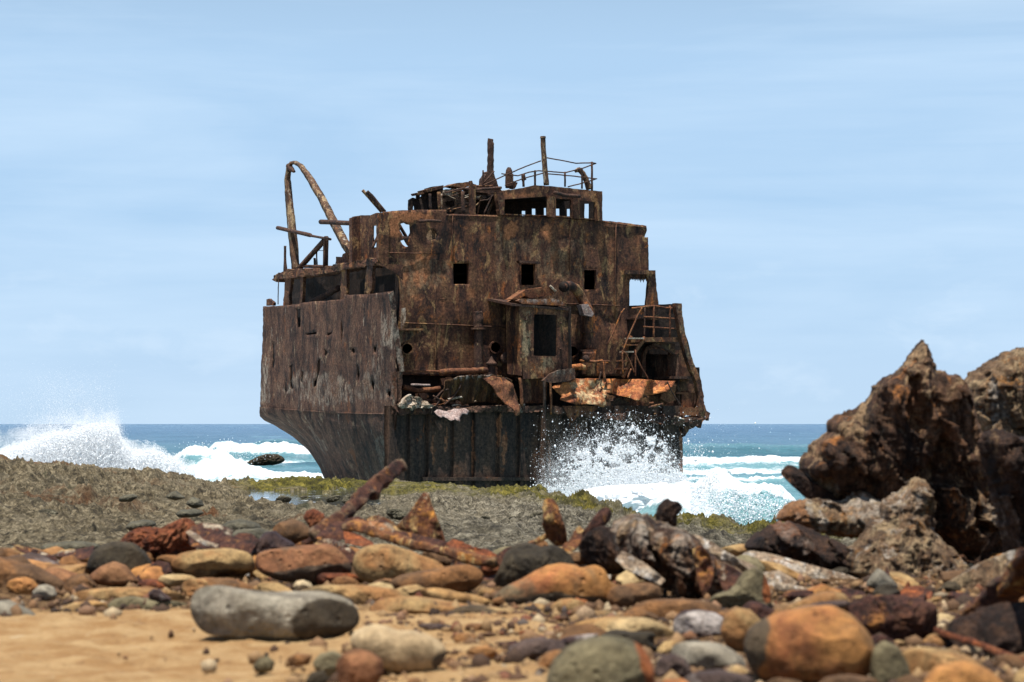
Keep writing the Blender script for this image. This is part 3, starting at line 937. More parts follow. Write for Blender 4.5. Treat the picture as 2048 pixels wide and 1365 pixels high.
def plate_mesh(outline, pf, nrm, thick=.05, holes=(), grid=6.0, amp=1.0, dent=.02, dscale=1.2, seed=0, off=0.0, patches=(), pales=(), warp=None, step=4.0, hamp=None):
    ol = jag(outline, step, amp, seed)
    hs = [jag(h, step, amp if hamp is None else hamp, seed + 7 + i) for i, h in enumerate(holes)]
    pts = [ol] + hs
    edges = []
    o = 0
    for r in pts:
        edges += [(o + i, o + (i + 1) % len(r)) for i in range(len(r))]
        o += len(r)
    nb = o
    lo, hi = ol.min(0), ol.max(0)
    gx, gy = np.meshgrid(np.arange(lo[0] + grid * .5, hi[0], grid), np.arange(lo[1] + grid * .5, hi[1], grid))
    g = np.stack([gx.ravel(), gy.ravel()], 1) + rng.uniform(-.2, .2, (gx.size, 2)) * grid
    if len(g):
        ok = pip(g, ol)
        for h in hs:
            ok &= ~pip(g, h)
        # keep clear of the outline
        allb = np.vstack(pts)
        g = g[ok]
        if len(g):
            keep = np.ones(len(g), bool)
            for i in range(0, len(g), 2000):
                d = np.min(((g[i:i + 2000, None, :] - allb[None]) ** 2).sum(-1), 1)
                keep[i:i + 2000] = d > (grid * .4) ** 2
            g = g[keep]
    v2 = np.vstack(pts + ([g] if len(g) else []))
    res = delaunay_2d_cdt([Vector(p) for p in v2], edges, [], 0, 1e-4)
    vo = np.array([tuple(p) for p in res[0]])
    tri = np.array([f for f in res[2] if len(f) == 3])
    cen = vo[tri].mean(1)
    ok = pip(cen, ol)
    for h in hs:
        ok &= ~pip(cen, h)
    tri = tri[ok]
    w3 = pf(vo[:, 0], vo[:, 1], off)
    d = dent * fbm(w3, dscale, 4, seed + 40, .55) * 2
    if warp is not None:
        w3 = w3 + warp(vo[:, 0], vo[:, 1], w3)
    n = np.asarray(nrm, float)
    front = w3 + n * d[:, None]
    back = front + n * thick
    N = len(vo)
    # boundary edges
    e = np.vstack([tri[:, [0, 1]], tri[:, [1, 2]], tri[:, [2, 0]]])
    key = {}
    for a, b in e:
        key[(a, b)] = 1
    bd = np.array([(a, b) for (a, b) in key if (b, a) not in key])
    faces = [tri, tri[:, ::-1] + N, np.stack([bd[:, 1], bd[:, 0], bd[:, 0] + N, bd[:, 1] + N], 1)] if len(bd) else [tri, tri[:, ::-1] + N]
    att = {}
    for nm, lst in (('patch', patches), ('pale', pales)):
        a = np.zeros(N)
        if lst:
            q = np.c_[vo, np.zeros(N)]
            jx = vo + 5 * np.stack([fbm(q, .12, 4, 71, .7), fbm(q, .12, 4, 72, .7)], 1)
            for poly in lst:
                val = 1.0
                if isinstance(poly, tuple) and isinstance(poly[0], (int, float)):
                    val, poly = poly
                a = np.maximum(a, val * pip(jx, poly))
        att[nm] = np.r_[a, a]
    return np.vstack([front, back]), faces, att


SHIP = {}


def plate(name, outline, pf=None, nrm=None, mat=None, parent=None, smooth=False, **k):
    pf = pf or Fp
    nrm = FN if nrm is None else nrm
    v, f, att = plate_mesh(outline, pf, nrm, **k)
    base = np.array(SHIP['base'])
    me = mesh_np(name, v - base, f, smooth, att)
    return link(name, me, mat or SHIP['house'], parent or SHIP['root'])


def sweep(pts, rad, seg=10, rough=0.0, seed=0, flat=None, cap=True, sub=6):
    """tube (or flat bar when flat=(w,d)) along world points"""
    pts = np.asarray(pts, float)
    rad = np.broadcast_to(np.asarray(rad, float), (len(pts),))
    # resample
    q, rr = [], []
    for i in range(len(pts) - 1):
        for t in np.arange(sub) / sub:
            q.append(pts[i] * (1 - t) + pts[i + 1] * t)
            rr.append(rad[i] * (1 - t) + rad[i + 1] * t)
    q.append(pts[-1])
    rr.append(rad[-1])
    q, rr = np.array(q), np.array(rr)
    tg = np.gradient(q, axis=0)
    tg /= np.linalg.norm(tg, axis=1)[:, None] + 1e-9
    up = np.array([UX, UY, 0.0]) if abs(tg[:, 2]).mean() > .8 else np.array([0, 0, 1.0])
    a = np.cross(tg, up)
    a /= np.linalg.norm(a, axis=1)[:, None] + 1e-9
    b = np.cross(tg, a)
    if flat:
        k = np.array([(-1, -1), (1, -1), (1, 1), (-1, 1)], float)
        off = a[:, None] * (k[None, :, 0:1] * flat[0] / 2) + b[:, None] * (k[None, :, 1:2] * flat[1] / 2)
        off = off * (rr / rr.max())[:, None, None]
        seg = 4
    else:
        an = np.arange(seg) / seg * 2 * math.pi
        off = (a[:, None] * np.cos(an)[None, :, None] + b[:, None] * np.sin(an)[None, :, None]) * rr[:, None, None]
    v = (q[:, None] + off).reshape(-1, 3)
    if rough:
        v = v + rough * np.stack([fbm(v, 6, 3, seed + i, .6) for i in range(3)], 1)
    n = len(q)
    faces = [grid_faces(n, seg, True)]
    if cap:
        v = np.vstack([v, q[0], q[-1]])
        i = np.arange(seg)
        faces.append(np.stack([np.full(seg, n * seg), (i + 1) % seg, i], 1))
        faces.append(np.stack([np.full(seg, n * seg + 1), (n - 1) * seg + i, (n - 1) * seg + (i + 1) % seg], 1))
    return v, faces


def join(parts):
    V, FF, o = [], [], 0
    for v, fs in parts:
        V.append(v)
        FF += [np.asarray(f) + o for f in fs]
        o += len(v)
    return np.vstack(V), FF


def solid(name, vf, mat=None, parent=None, smooth=True):
    v, f = vf
    base = np.array(SHIP['base'])
    me = mesh_np(name, np.asarray(v) - base, f, smooth)
    return link(name, me, mat or SHIP['house'], parent or SHIP['root'])


def tubeF(name, pxs, r, off=0.0, parent=None, mat=None, pf=None, seg=8, rough=.01, seed=0, flat=None):
    pf = pf or Fp
    p = np.array(pxs, float)
    o = np.array([q[2] if len(q) > 2 else off for q in pxs]) if any(len(q) > 2 for q in pxs) else off
    if any(len(q) > 2 for q in pxs):
        p = np.array([(q[0], q[1]) for q in pxs], float)
    return solid(name, sweep(pf(p[:, 0], p[:, 1], o), r, seg, rough, seed, flat), mat, parent)


def boxpts(c8):
    v = np.array(c8)
    f = np.array([[0, 1, 2, 3], [7, 6, 5, 4], [0, 4, 5, 1], [1, 5, 6, 2], [2, 6, 7, 3], [3, 7, 4, 0]])
    return v, [f]


def rect_box(x0, y0, x1, y1, o0, o1, pf=None):
    pf = pf or Fp
    fr = [pf(x, y, o0) for x, y in ((x0, y0), (x1, y0), (x1, y1), (x0, y1))]
    bk = [f + FN * (o1 - o0) for f in fr]
    return boxpts(fr + bk)


def rect(x0, y0, x1, y1):
    return [(x0, y0), (x1, y0), (x1, y1), (x0, y1)]


def circ(cx, cy, r, n=18, ry=None):
    return [(cx + r * math.cos(a), cy + (ry or r) * math.sin(a)) for a in np.arange(n) / n * 2 * math.pi]


def build_ship():
    house = rust('deckhouse_rust', vert=.42, tan_t=.545, or_t=.565, streak=.35, pale_t=.72, pale=(.36, .26, .15), tan=(.33, .19, .085), orange=(.38, .13, .038),
                 dark=(.021, .014, .013), mid=(.115, .048, .029), brown=(.20, .10, .048), s=1.1)
    hullm = rust('hull_rust', vert=.42, dark=(.022, .014, .012), mid=(.11, .054, .036), brown=(.20, .11, .068), orange=(.20, .075, .032),
                 tan=(.28, .19, .12), pale=(.38, .31, .24), or_t=.57, tan_t=.575, pale_t=.60, streak=.28, s=1.2, bump=.08)
    lowm = rust('bulkhead_rust', vert=.22, dark=(.028, .021, .018), mid=(.075, .047, .034), brown=(.13, .072, .044), orange=(.26, .085, .03),
                tan=(.12, .14, .11), pale=(.2, .2, .17), or_t=.60, tan_t=.64, pale_t=.74, s=.9)
    bright = rust('fresh_rust', vert=1.0, dark=(.20, .055, .02), mid=(.45, .16, .05), brown=(.55, .27, .10), orange=(.62, .20, .05),
                  tan=(.60, .43, .20), pale=(.55, .45, .36), or_t=.56, tan_t=.50, pale_t=.66, s=1.6, streak=.3)
    dim = rust('brown_rust', vert=.5, dark=(.08, .03, .018), mid=(.20, .075, .035), brown=(.28, .13, .06), orange=(.40, .14, .03),
               tan=(.34, .20, .08), pale=(.5, .42, .36), or_t=.55, tan_t=.6, pale_t=.68, s=1.6)  # darker brown-orange rust
    pinkm = rust('salt_rust', vert=1., dark=(.25, .16, .13), mid=(.42, .31, .28), brown=(.5, .40, .36), orange=(.42, .24, .18), tan=(.55, .47, .38), pale=(.68, .62, .56), or_t=.66, s=2)
    crust = rust('salt_crust', vert=.4, dark=(.10, .055, .03), mid=(.45, .35, .25), brown=(.62, .55, .46), orange=(.35, .2, .1), tan=(.6, .48, .33), pale=(.72, .68, .6), or_t=.64, s=2.4)
    beamm = rust('beam_rust', vert=.5, dark=(.03, .022, .02), mid=(.085, .042, .03), brown=(.15, .08, .05), orange=(.25, .09, .035), tan=(.36, .25, .13), pale=(.42, .36, .28),
                 or_t=.60, tan_t=.60, pale_t=.68, s=2.2)
    davm = rust('davit_rust', vert=.5, dark=(.05, .035, .03), mid=(.12, .06, .035), brown=(.24, .14, .08), orange=(.32, .13, .05), tan=(.42, .30, .17), pale=(.55, .50, .42),
                or_t=.58, tan_t=.52, pale_t=.58, s=1.8)
    sunm = rust('bare_orange_plate', vert=.8, dark=(.09, .03, .016), mid=(.33, .10, .035), brown=(.48, .20, .07), orange=(.60, .22, .05), tan=(.58, .38, .17), pale=(.60, .44, .24), or_t=.54, tan_t=.58, pale_t=.80, s=1.0, streak=.3)
    curlm = rust('streaked_plate', vert=.18, dark=(.03, .018, .012), mid=(.09, .04, .018), brown=(.17, .09, .03), orange=(.2, .08, .02), tan=(.22, .15, .06), pale=(.5, .42, .36), or_t=.6, tan_t=.6, pale_t=.8, s=2.2)
    black = rust('shaded_inner_rust', vert=.4, dark=(.010, .008, .008), mid=(.03, .018, .013), brown=(.05, .03, .02), orange=(.08, .03, .015), tan=(.08, .05, .03), pale=(.1, .08, .06), or_t=.66, tan_t=.68, s=1.2)  # near-black rust: the shade of the interiors is put into the colour
    SHIP.update(house=house, base=tuple(SO))
    root = link('shipwreck', None, loc=tuple(SO), category='ship',
                label='broken stern half of a rusted ship standing in the surf behind the coral shelf')
    SHIP['root'] = root

    # ------------------------------------------------ hull, port side
    zk = float(Sp(785, 822)[2])
    up = [(528, 613), (560, 612), (597, 609), (601, 606), (640, 602), (688, 599), (689, 590), (735, 589), (785, 583), (789, 640), (790, 700), (791, 760), (792, 833), (700, 830), (610, 825), (520, 819), (522, 740), (525, 680)]
    tears = [[(654, 668), (664, 664), (664, 667), (656, 672)], [(637, 722), (643, 716), (642, 735), (633, 772), (627, 775), (629, 762), (635, 758)],
             [(581, 732), (586, 728), (584, 765), (585, 778), (581, 778)], [(545, 685), (549, 690), (548, 735), (545, 738)],
             [(648, 698), (653, 702), (654, 712), (650, 712)], circ(707, 702, 3, 10, 6), circ(778, 788, 3.2, 10, 6), [(716, 727), (718, 750), (715, 765), (713, 750)],
             [(593, 618), (601, 618), (601, 655), (595, 655)], [(612, 668), (634, 664), (634, 669), (612, 671)], circ(751, 700, 2.6, 10, 7), [(746, 752), (749, 768), (745, 790), (743, 770)],
             [(604, 742), (607, 744), (606, 768), (603, 764)], [(684, 640), (687, 660), (684, 690), (683, 660)], [(571, 760), (573, 785), (570, 783)], circ(653, 706, 3, 8, 5)]
    pales = [[(520, 760), (532, 700), (540, 740), (536, 800), (520, 805)], [(765, 640), (790, 620), (793, 700), (770, 690)], (.5, [(700, 800), (760, 690), (790, 800)]),
             (.6, [(560, 780), (600, 740), (680, 750), (720, 800), (640, 815)])]
    hull = plate('hull_side', up, Sp, SN, hullm, holes=tears, grid=6, amp=1.0, thick=.03, dent=.035, dscale=.9, seed=3, pales=pales, smooth=True, hamp=.9)
    # a lining behind the torn plating
    plate('inner_plating', [(540, 640), (780, 620), (785, 815), (535, 805)], Sp, SN, black, off=.5, grid=30, amp=0, seed=8)
    # knuckle bar along the side
    tubeF('rubbing_strake', [(521, 816), (560, 818), (620, 823), (700, 827), (792, 829)], .028, -.0, hull, hullm, Sp, rough=.03)
    # lower hull: lofted from the knuckle in to the keel, run up to the counter aft
    ns, nt = 90, 40
    s = np.linspace(0, 1, ns)
    topx = np.interp(s, [0, 1], [792, 520])
    topy = np.interp(s, [0, .35, .65, 1], [829, 826, 821, 814])
    T = Sp(topx, topy, 0.0)
    sb = [0, .30, .45, .53, .62, .74, .86, .95, 1]
    bx = np.interp(s, sb, [765, 668, 655, 640, 615, 585, 548, 527, 521])
    by = np.interp(s, sb, [1030, 1010, 975, 935, 900, 874, 851, 841, 834])
    bo = np.interp(s, [0, .45, .7, 1], [1.0, 2.6, 2.0, .25])
    B = Sp(bx, by, bo)
    rows = []
    for k in range(nt):
        t = k / (nt - 1)
        # hull section: nearly plumb at first, then tucking under
        bl = np.interp(t, [0, 1], [0, 1])
        hor = bl ** (1.45 + .9 * s)
        ver = bl ** (.92 - .12 * s)
        q = T.copy()
        q[:, 0] = T[:, 0] + (B[:, 0] - T[:, 0]) * hor
        q[:, 1] = T[:, 1] + (B[:, 1] - T[:, 1]) * hor
        q[:, 2] = T[:, 2] + (B[:, 2] - T[:, 2]) * ver
        rows.append(q)
    G = np.array(rows).reshape(-1, 3)
    d = .05 * fbm(G, .9, 4, 60)[:, None] + .022 * fbm(G, 4, 3, 64, .6)[:, None]
    G1 = G + SN * d
    Gi = G1 + SN * .04
    f1 = grid_faces(nt, ns)
    v = np.vstack([G1, Gi])
    me = mesh_np('bottom_plating', v - np.array(SO), [f1, f1[:, ::-1] + len(G1)], True,
                 {'pale': np.r_[(.55 * (fbm(G, .7, 3, 5) > .15)), 0 * G[:, 0]]})
    link('bottom_plating', me, hullm, root)
    # starboard side: the same shell mirrored about the centre plane
    Wd = 11.25

    def mirror(p):
        p = np.asarray(p, float)
        u = (p[:, 0] - AX) * UX + (p[:, 1] - AY) * UY
        q = p.copy()
        q[:, 0] += (Wd - 2 * u) * UX
        q[:, 1] += (Wd - 2 * u) * UY
        return q
    rv, rf, ra = plate_mesh([(540, 700), (780, 700), (785, 832), (535, 822)], Sp, SN, .05, grid=24, amp=.5, seed=4)
    link('hull_side', mesh_np('hull_side', mirror(rv) - np.array(SO), rf, True), hullm, root)
    link('bottom_plating', mesh_np('bottom_plating', mirror(v) - np.array(SO), [f1[:, ::-1], f1 + len(G1)], True), hullm, root)

    # forward edge flange of the port bulwark
    plate('bulwark_flange', [(779, 588), (787, 583), (791, 600), (793, 640), (800, 680), (806, 715), (809, 743), (800, 744), (793, 715), (789, 680), (785, 640), (783, 610)], Fp, FN, hullm, off=-.02, thick=.1,
          grid=4, amp=.7, dent=.02, pales=[(.9, rect(776, 580, 812, 750))], seed=12)
    plate('hull_edge', [(786, 745), (806, 742), (803, 790), (800, 815), (786, 828)], Fp, FN, hullm, off=.01, thick=.1, grid=6, amp=1.2, pales=[(.9, rect(786, 745, 793, 815))], seed=13)

    # ------------------------------------------------ broken front: corrugated bulkhead
    xs, offs = [], []
    seams = [770, 812, 850, 900, 942, 991, 1032, 1080, 1125, 1172, 1220, 1268, 1318, 1362]
    for i, x in enumerate(seams[:-1]):
        x2 = seams[i + 1]
        xs += [x, x + 5, x + 8, x2 - 3]
        offs += [.22, .24, .12, .10] if i % 2 else [.20, .24, .08, .14]
    xs.append(1366)
    offs.append(.12)
    xs, offs = np.array(xs, float), np.array(offs)
    xs2 = np.linspace(770, 1366, 300)
    of2 = np.interp(xs2, xs, offs)
    ys2 = np.linspace(812, 1075, 80)
    XX, YY = np.meshgrid(xs2, ys2)
    OO = np.broadcast_to(of2, XX.shape)
    W = Fp(XX.ravel(), YY.ravel(), OO.ravel())
    W = W + FN * (.03 * fbm(W, 1.3, 4, 70))[:, None]
    fcs = grid_faces(80, 300)
    orp = np.zeros(XX.size)
    for (cxp, cyp, rx, ry) in ((999, 860, 5, 32), (1008, 900, 4, 30), (1084, 900, 5, 60), (945, 900, 3, 60), (1098, 930, 3, 50), (866, 900, 3, 30), (893, 880, 3, 25), (1365, 900, 5, 70)):
        q = np.c_[XX.ravel(), YY.ravel(), 0 * XX.ravel()]
        orp = np.maximum(orp, (((XX.ravel() - cxp + 4 * fbm(q, .1, 2, 6)) / rx) ** 2 + ((YY.ravel() - cyp) / ry) ** 2 < 1) * .7)
    me = mesh_np('bulkhead', np.vstack([W, W + FN * .06]) - np.array(SO), [fcs, fcs[:, ::-1] + len(W)], True, {'patch': np.r_[orp, orp]})
    bulk = link('bulkhead', me, lowm, root)
    solid('stiffener', rect_box(846, 955, 1120, 962, -.02, .5), lowm, bulk, False)
    solid('stiffener', rect_box(1084, 815, 1090, 990, -.06, .3), lowm, bulk, False)
    # bottom slab of the deck above it
    plate('deck_edge', [(786, 816), (840, 812), (900, 816), (960, 813), (1030, 812), (1100, 812), (1150, 818), (1220, 826), (1300, 830), (1368, 838), (1404, 836), (1400, 850), (1380, 853), (1300, 846), (1200, 838), (1100, 826), (1000, 824), (900, 828), (800, 830)],
          Fp, FN, hullm, off=-.1, thick=.5, grid=4, amp=2.8, dent=.09, dscale=2.5, seed=21, step=3)
    v, f, _ = plate_mesh([(790, 812), (1400, 812), (1400, 822), (790, 822)], Fp, FN, 1.8, grid=400, amp=0, dent=0, off=.3)
    solid('deck', (v, f), black, None, False)
    # back of the gap under the deckhouse
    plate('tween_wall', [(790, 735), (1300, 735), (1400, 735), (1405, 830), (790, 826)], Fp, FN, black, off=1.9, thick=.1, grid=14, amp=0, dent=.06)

    # ------------------------------------------------ deckhouse
    wall_ol = [(767, 424), (800, 421), (850, 420), (893, 420), (893, 428), (960, 430), (1050, 432), (1110, 433), (1205, 441), (1250, 446), (1292, 452), (1293, 457), (1289, 475), (1296, 475), (1297, 542), (1310, 543), (1313, 580), (1317, 608), (1317, 640),
               (1255, 640), (1258, 752), (1040, 756), (800, 750), (798, 640), (800, 600), (798, 560), (790, 540), (770, 530)]
    wins = [rect(906, 527, 938, 569), rect(1042, 528, 1071, 571), rect(1168, 540, 1193, 580)]
    holes = wins + [[(800, 448), (808, 446), (813, 449), (819, 450), (821, 466), (817, 474), (806, 472), (800, 462)], [(801, 482), (809, 480), (815, 490), (818, 493), (812, 494), (805, 489)],
                    [(857, 462), (867, 458), (875, 470), (871, 479), (858, 482), (852, 474)],
                    circ(815, 698, 10), circ(992, 695, 10), circ(1146, 703, 10),
                    [(1259, 560), (1263, 556), (1275, 559), (1285, 556), (1293, 558), (1296, 566), (1295, 590), (1293, 612), (1290, 616), (1259, 617)]]
    patches = [[(1007, 478), (1013, 455), (1022, 441), (1035, 447), (1036, 460), (1028, 478), (1020, 474), (1012, 482)], [(1077, 460), (1085, 458), (1094, 448), (1103, 452), (1104, 480), (1096, 482), (1088, 472)],
               (.8, [(778, 428), (800, 424), (868, 430), (868, 440), (845, 440), (815, 445), (797, 446), (798, 470), (790, 476), (778, 472)]), (.75, [(832, 510), (842, 502), (848, 520), (862, 508), (860, 545), (848, 570), (838, 575), (828, 560)]),
               (.6, [(1119, 450), (1126, 448), (1127, 468), (1121, 468)]), (.5, [(925, 450), (933, 452), (930, 460)]), (.5, [(805, 530), (830, 522), (818, 540), (810, 575), (804, 560)]), (.45, [(1195, 462), (1208, 462), (1206, 500), (1198, 496)]),
               (.35, [(909, 570), (914, 570), (913, 640), (910, 620)]), (.35, [(930, 570), (936, 570), (934, 610)]), (.4, [(1047, 572), (1052, 572), (1050, 598)]), (.35, [(1172, 582), (1178, 582), (1176, 650), (1173, 640)]), (.4, [(1188, 582), (1192, 582), (1190, 625)]),
               (.35, [(1102, 500), (1112, 498), (1108, 560)]), (.4, [(960, 470), (968, 470), (966, 520)]), (.35, [(1218, 480), (1226, 480), (1222, 560)]), (.3, [(880, 600), (890, 600), (888, 700), (882, 690)]), (.35, [(1270, 470), (1280, 470), (1276, 530)]),
               (.6, [(815, 575), (822, 580), (840, 598), (850, 605), (838, 604), (822, 598)]), (.6, [(928, 580), (948, 582), (944, 600), (938, 590)]), (.5, [(1028, 545), (1036, 540), (1037, 570), (1028, 575)]),
               (.4, [(1250, 560), (1258, 560), (1257, 600), (1252, 600)]), (.4, [(1225, 640), (1236, 650), (1230, 690), (1222, 670)])]
    pls = [(.7, [(990, 425), (1004, 425), (1004, 480), (998, 480)]), (.35, [(805, 530), (820, 524), (808, 560)]), (.3, rect(990, 480, 1170, 560)), (.25, rect(1095, 560, 1140, 620)), (.35, [(800, 520), (900, 520), (900, 560), (800, 600)])]
    dh = plate('deckhouse_front', wall_ol, Fp, FN, house, holes=holes, off=1.5, thick=.06, grid=5.5, amp=.8, dent=.05, dscale=.6, seed=30, patches=patches, pales=pls, hamp=.5, smooth=True)
    tanm = rust('flaked_panel', vert=1, dark=(.25, .15, .08), mid=(.42, .28, .17), brown=(.5, .34, .22), orange=(.4, .2, .1), tan=(.55, .42, .28), s=2)
    plate('flaked_panel', [(855, 460), (868, 455), (878, 468), (874, 482), (855, 484), (850, 474)], Fp, FN, tanm, dh, off=1.75, grid=5, amp=1.5)
    # inner shell: keeps the rooms dark, leaves the bridge wing open
    def room(front, depth, ztop, zbot, off):
        """front px range, closed box behind the wall; ztop/zbot given as rows at the front"""
        (a, b), (c, e) = front, depth[1]
        q = [Fp(a, ztop, off), Fp(b, ztop, off), Fp(b, zbot, off), Fp(a, zbot, off)]
        k = depth[0]
        sc = []
        for (x, src) in ((c, q[0]), (e, q[1]), (e, q[2]), (c, q[3])):
            p = Fp(x, 800, off + k)
            p = np.array([p[0], p[1], src[2]])
            sc.append(p)
        v = np.array(q + sc)
        f = np.array([[7, 6, 5, 4], [0, 4, 5, 1], [1, 5, 6, 2], [2, 6, 7, 3], [3, 7, 4, 0]])
        return v, [f]
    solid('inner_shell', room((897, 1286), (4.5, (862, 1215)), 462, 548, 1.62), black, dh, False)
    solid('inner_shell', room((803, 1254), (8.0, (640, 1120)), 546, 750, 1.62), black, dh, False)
    # raised window frames, sills
    for (x0, y0, x1, y1) in ((906, 527, 938, 569), (1042, 528, 1071, 571), (1168, 540, 1193, 580)):
        ol = rect(x0 - 2.5, y0 - 2, x1 + 3, y1 + 1.5)
        plate('window_frame', ol, Fp, FN, house, dh, holes=[rect(x0 + .5, y0 + .5, x1 - .5, y1 - .5)], off=1.49, thick=.15, grid=50, amp=.35, dent=0)
    plate('window_shade', [(1038, 521), (1080, 524), (1080, 528), (1040, 526)], Fp, FN, beamm, dh, off=1.25, thick=.2, grid=50, amp=.4)
    for (cx_, cy_) in ((815, 698), (992, 695), (1146, 703)):
        plate('porthole_rim', circ(cx_, cy_, 13), Fp, FN, house, dh, holes=[circ(cx_, cy_, 10)], off=1.45, thick=.06, grid=50, amp=.2, dent=0, step=3)
    # horizontal weld seams and stiffeners standing off the wall
    for pts in ([(905, 432), (905, 525)], [(1140, 440), (1140, 540)], [(1232, 448), (1230, 640)], [(870, 570), (872, 745)],
                [(880, 598), (1000, 603), (1240, 612)], [(800, 646), (900, 650), (1010, 655)], [(893, 431), (1000, 434), (1110, 437), (1205, 444)], [(1205, 444), (1292, 456)], [(775, 506), (880, 508)]):
        tubeF('wall_seam', pts, .022, 1.47, dh, house, rough=.01)
    tubeF('beam', [(838, 443), (860, 442), (882, 443)], .05, 1.3, dh, beamm)
    # bridge wing side panel, left of the wall, and the struts seen through it
    plate('wing_panel', [(703, 434), (722, 431), (740, 431), (750, 427), (768, 425), (779, 428), (779, 540), (740, 522), (704, 527), (704, 480)], lambda x, y, o: Sp(x, y, o) , SN, house,
          holes=[[(745, 452), (757, 451), (757, 473), (756, 495), (745, 495)]], off=.75, thick=.06, grid=6, amp=.6, seed=33)
    tubeF('wing_strut', [(757, 470), (744, 497)], .05, 2.5, None, beamm)
    tubeF('wing_strut', [(797, 448), (826, 497)], .06, 2.2, None, beamm)
    tubeF('wing_strut', [(799, 475), (824, 478)], .05, 2.0, None, beamm)
    plate('wing_frame', [(757, 428), (768, 426), (777, 430), (777, 535), (766, 530), (758, 520)], Fp, FN, house, off=1.42, thick=.2, grid=7, amp=.5, seed=34)
    plate('wing_frame', [(704, 436), (720, 432), (722, 520), (704, 525)], Fp, FN, house, off=3.2, thick=.25, grid=7, amp=.6, seed=35)

    # ------------------------------------------------ gallery along the port side
    plate('gallery_deck', [(543, 560), (545, 551), (556, 545), (575, 541), (640, 536), (690, 526), (740, 517), (752, 517), (754, 527), (735, 533), (690, 540), (640, 549), (600, 553), (575, 557), (552, 558), (548, 565)], Sp, SN, house, off=.05,
          thick=.7, grid=4, amp=2.6, dent=.06, dscale=2.5, seed=41, step=3)
    plate('gallery_wall', [(580, 552), (690, 540), (800, 530), (808, 760), (780, 760), (575, 640)], Sp, SN, black, off=1.35, thick=.08, grid=12, amp=.5, dent=.05)
    for ol in ([(683, 527), (693, 526), (692, 602), (680, 603)], [(734, 528), (746, 527), (745, 570), (738, 594), (727, 593), (732, 570)], [(571, 556), (583, 556), (577, 612), (566, 612)],
               [(600, 552), (606, 552), (604, 612), (598, 612)]):
        plate('gallery_post', ol, Sp, SN, house, off=.1, thick=.12, grid=7, amp=.8, dent=.03)
    tubeF('fallen_beam', [(620, 606), (650, 592), (677, 576)], .11, .7, None, beamm, Sp, rough=.03)
    tubeF('rod', [(557, 560), (556, 609)], .02, .1, None, beamm, Sp)
    plate('torn_plate', [(533, 600), (538, 597), (548, 606), (547, 612), (533, 612)], Sp, SN, house, off=.1, thick=.1, grid=5, amp=1, seed=9)
    plate('corner_gusset', [(750, 527), (806, 530), (806, 560), (790, 545), (772, 536)], Fp, FN, house, off=1.0, thick=.05, grid=8, amp=.6, seed=44)
    plate('hanging_plate', [(803, 618), (812, 616), (812, 640), (806, 655), (802, 660)], Fp, FN, crust, off=.9, thick=.04, grid=5, amp=1, seed=45)
    # bracket ledge inside the port bulwark
    brk = plate('bracket', [(796, 661), (845, 661), (797, 692)], Fp, FN, house, off=.4, thick=.05, grid=6, amp=.5, pales=[(.4, rect(796, 661, 830, 690))])
    solid('ledge', rect_box(795, 657, 846, 661, .1, 1.5), house, brk, False)

    # ------------------------------------------------ davit frame and struts aft on the port side
    arch = [(592, 540, .5), (588, 500, .5), (583, 450, .5), (578, 400, .5), (575, 360, .5), (577, 338, .5), (583, 326, .5)]
    solid('davit', sweep(Sp(*np.array([(a[0], a[1]) for a in arch]).T, .5), [1, 1.1, 1.1, .95, .8, .7, .45], flat=(.27, .24), rough=.02, sub=10), davm)
    a2 = [(582, 327), (590, 325), (602, 333), (620, 358), (645, 400), (668, 446), (690, 488), (704, 508)]
    solid('davit', sweep(Sp(*np.array(a2).T, .55), [.5, .6, .7, .9, 1, 1.1, 1.15, 1.2], flat=(.27, .22), rough=.02, sub=10), davm)
    tubeF('davit_head', [(577, 333), (584, 340), (589, 343)], [.12, .1, .04], .5, None, beamm, Sp, rough=.04)
    tubeF('spar', [(555, 456), (590, 464), (621, 471)], .075, .4, None, beamm, Sp)
    tubeF('spar', [(618, 471), (661, 479)], .045, .4, None, beamm, Sp)
    tubeF('spar', [(641, 444), (706, 447)], .085, .2, None, beamm, Sp)
    tubeF('strut', [(598, 538), (653, 476)], .1, .5, None, beamm, Sp, flat=(.14, .14))
    tubeF('strut', [(652, 474), (651, 534)], .1, .5, None, beamm, Sp, flat=(.16, .14))
    tubeF('strut', [(607, 533), (655, 534)], .06, .5, None, beamm, Sp)
    tubeF('stanchion', [(570, 492), (570, 520), (571, 545)], [.05, .05, .09], .3, None, beamm, Sp)
    tubeF('rod', [(633, 503), (634, 530)], .03, .6, None, beamm, Sp)
    tubeF('rod', [(629, 517), (630, 532)], .05, .6, None, beamm, Sp)
    tubeF('rod', [(632, 501), (650, 502)], .012, .6, None, beamm, Sp)
    tubeF('spar', [(725, 381), (763, 424)], .055, 2.0, None, davm)
    tubeF('spar', [(734, 384), (742, 392), (769, 424)], .075, 1.8, None, beamm)
    plate('torn_plate', [(670, 528), (672, 514), (684, 516), (686, 508), (694, 505), (699, 525)], Sp, SN, house, off=.4, thick=.3, grid=5, amp=1.6, seed=52)

    # ------------------------------------------------ wheelhouse on top
    wh = plate('wheelhouse_front', [(1003, 383), (1040, 377), (1070, 371), (1103, 373), (1204, 383), (1205, 442), (1150, 437), (1105, 433), (1050, 431), (997, 430), (998, 400)], Fp, FN, house,
               holes=[[(1009, 399), (1097, 393), (1098, 431), (1009, 428)], [(1112, 397), (1146, 400), (1147, 434), (1112, 431)], [(1159, 401), (1192, 405), (1192, 438), (1159, 436)]], off=1.4, thick=.12, grid=6, amp=.6, seed=61,
               patches=[(.5, rect(1010, 386, 1098, 392)), (.35, rect(1168, 382, 1190, 396))], pales=[(.6, rect(1110, 375, 1160, 384)), (.3, rect(1168, 382, 1190, 396))], hamp=.35)
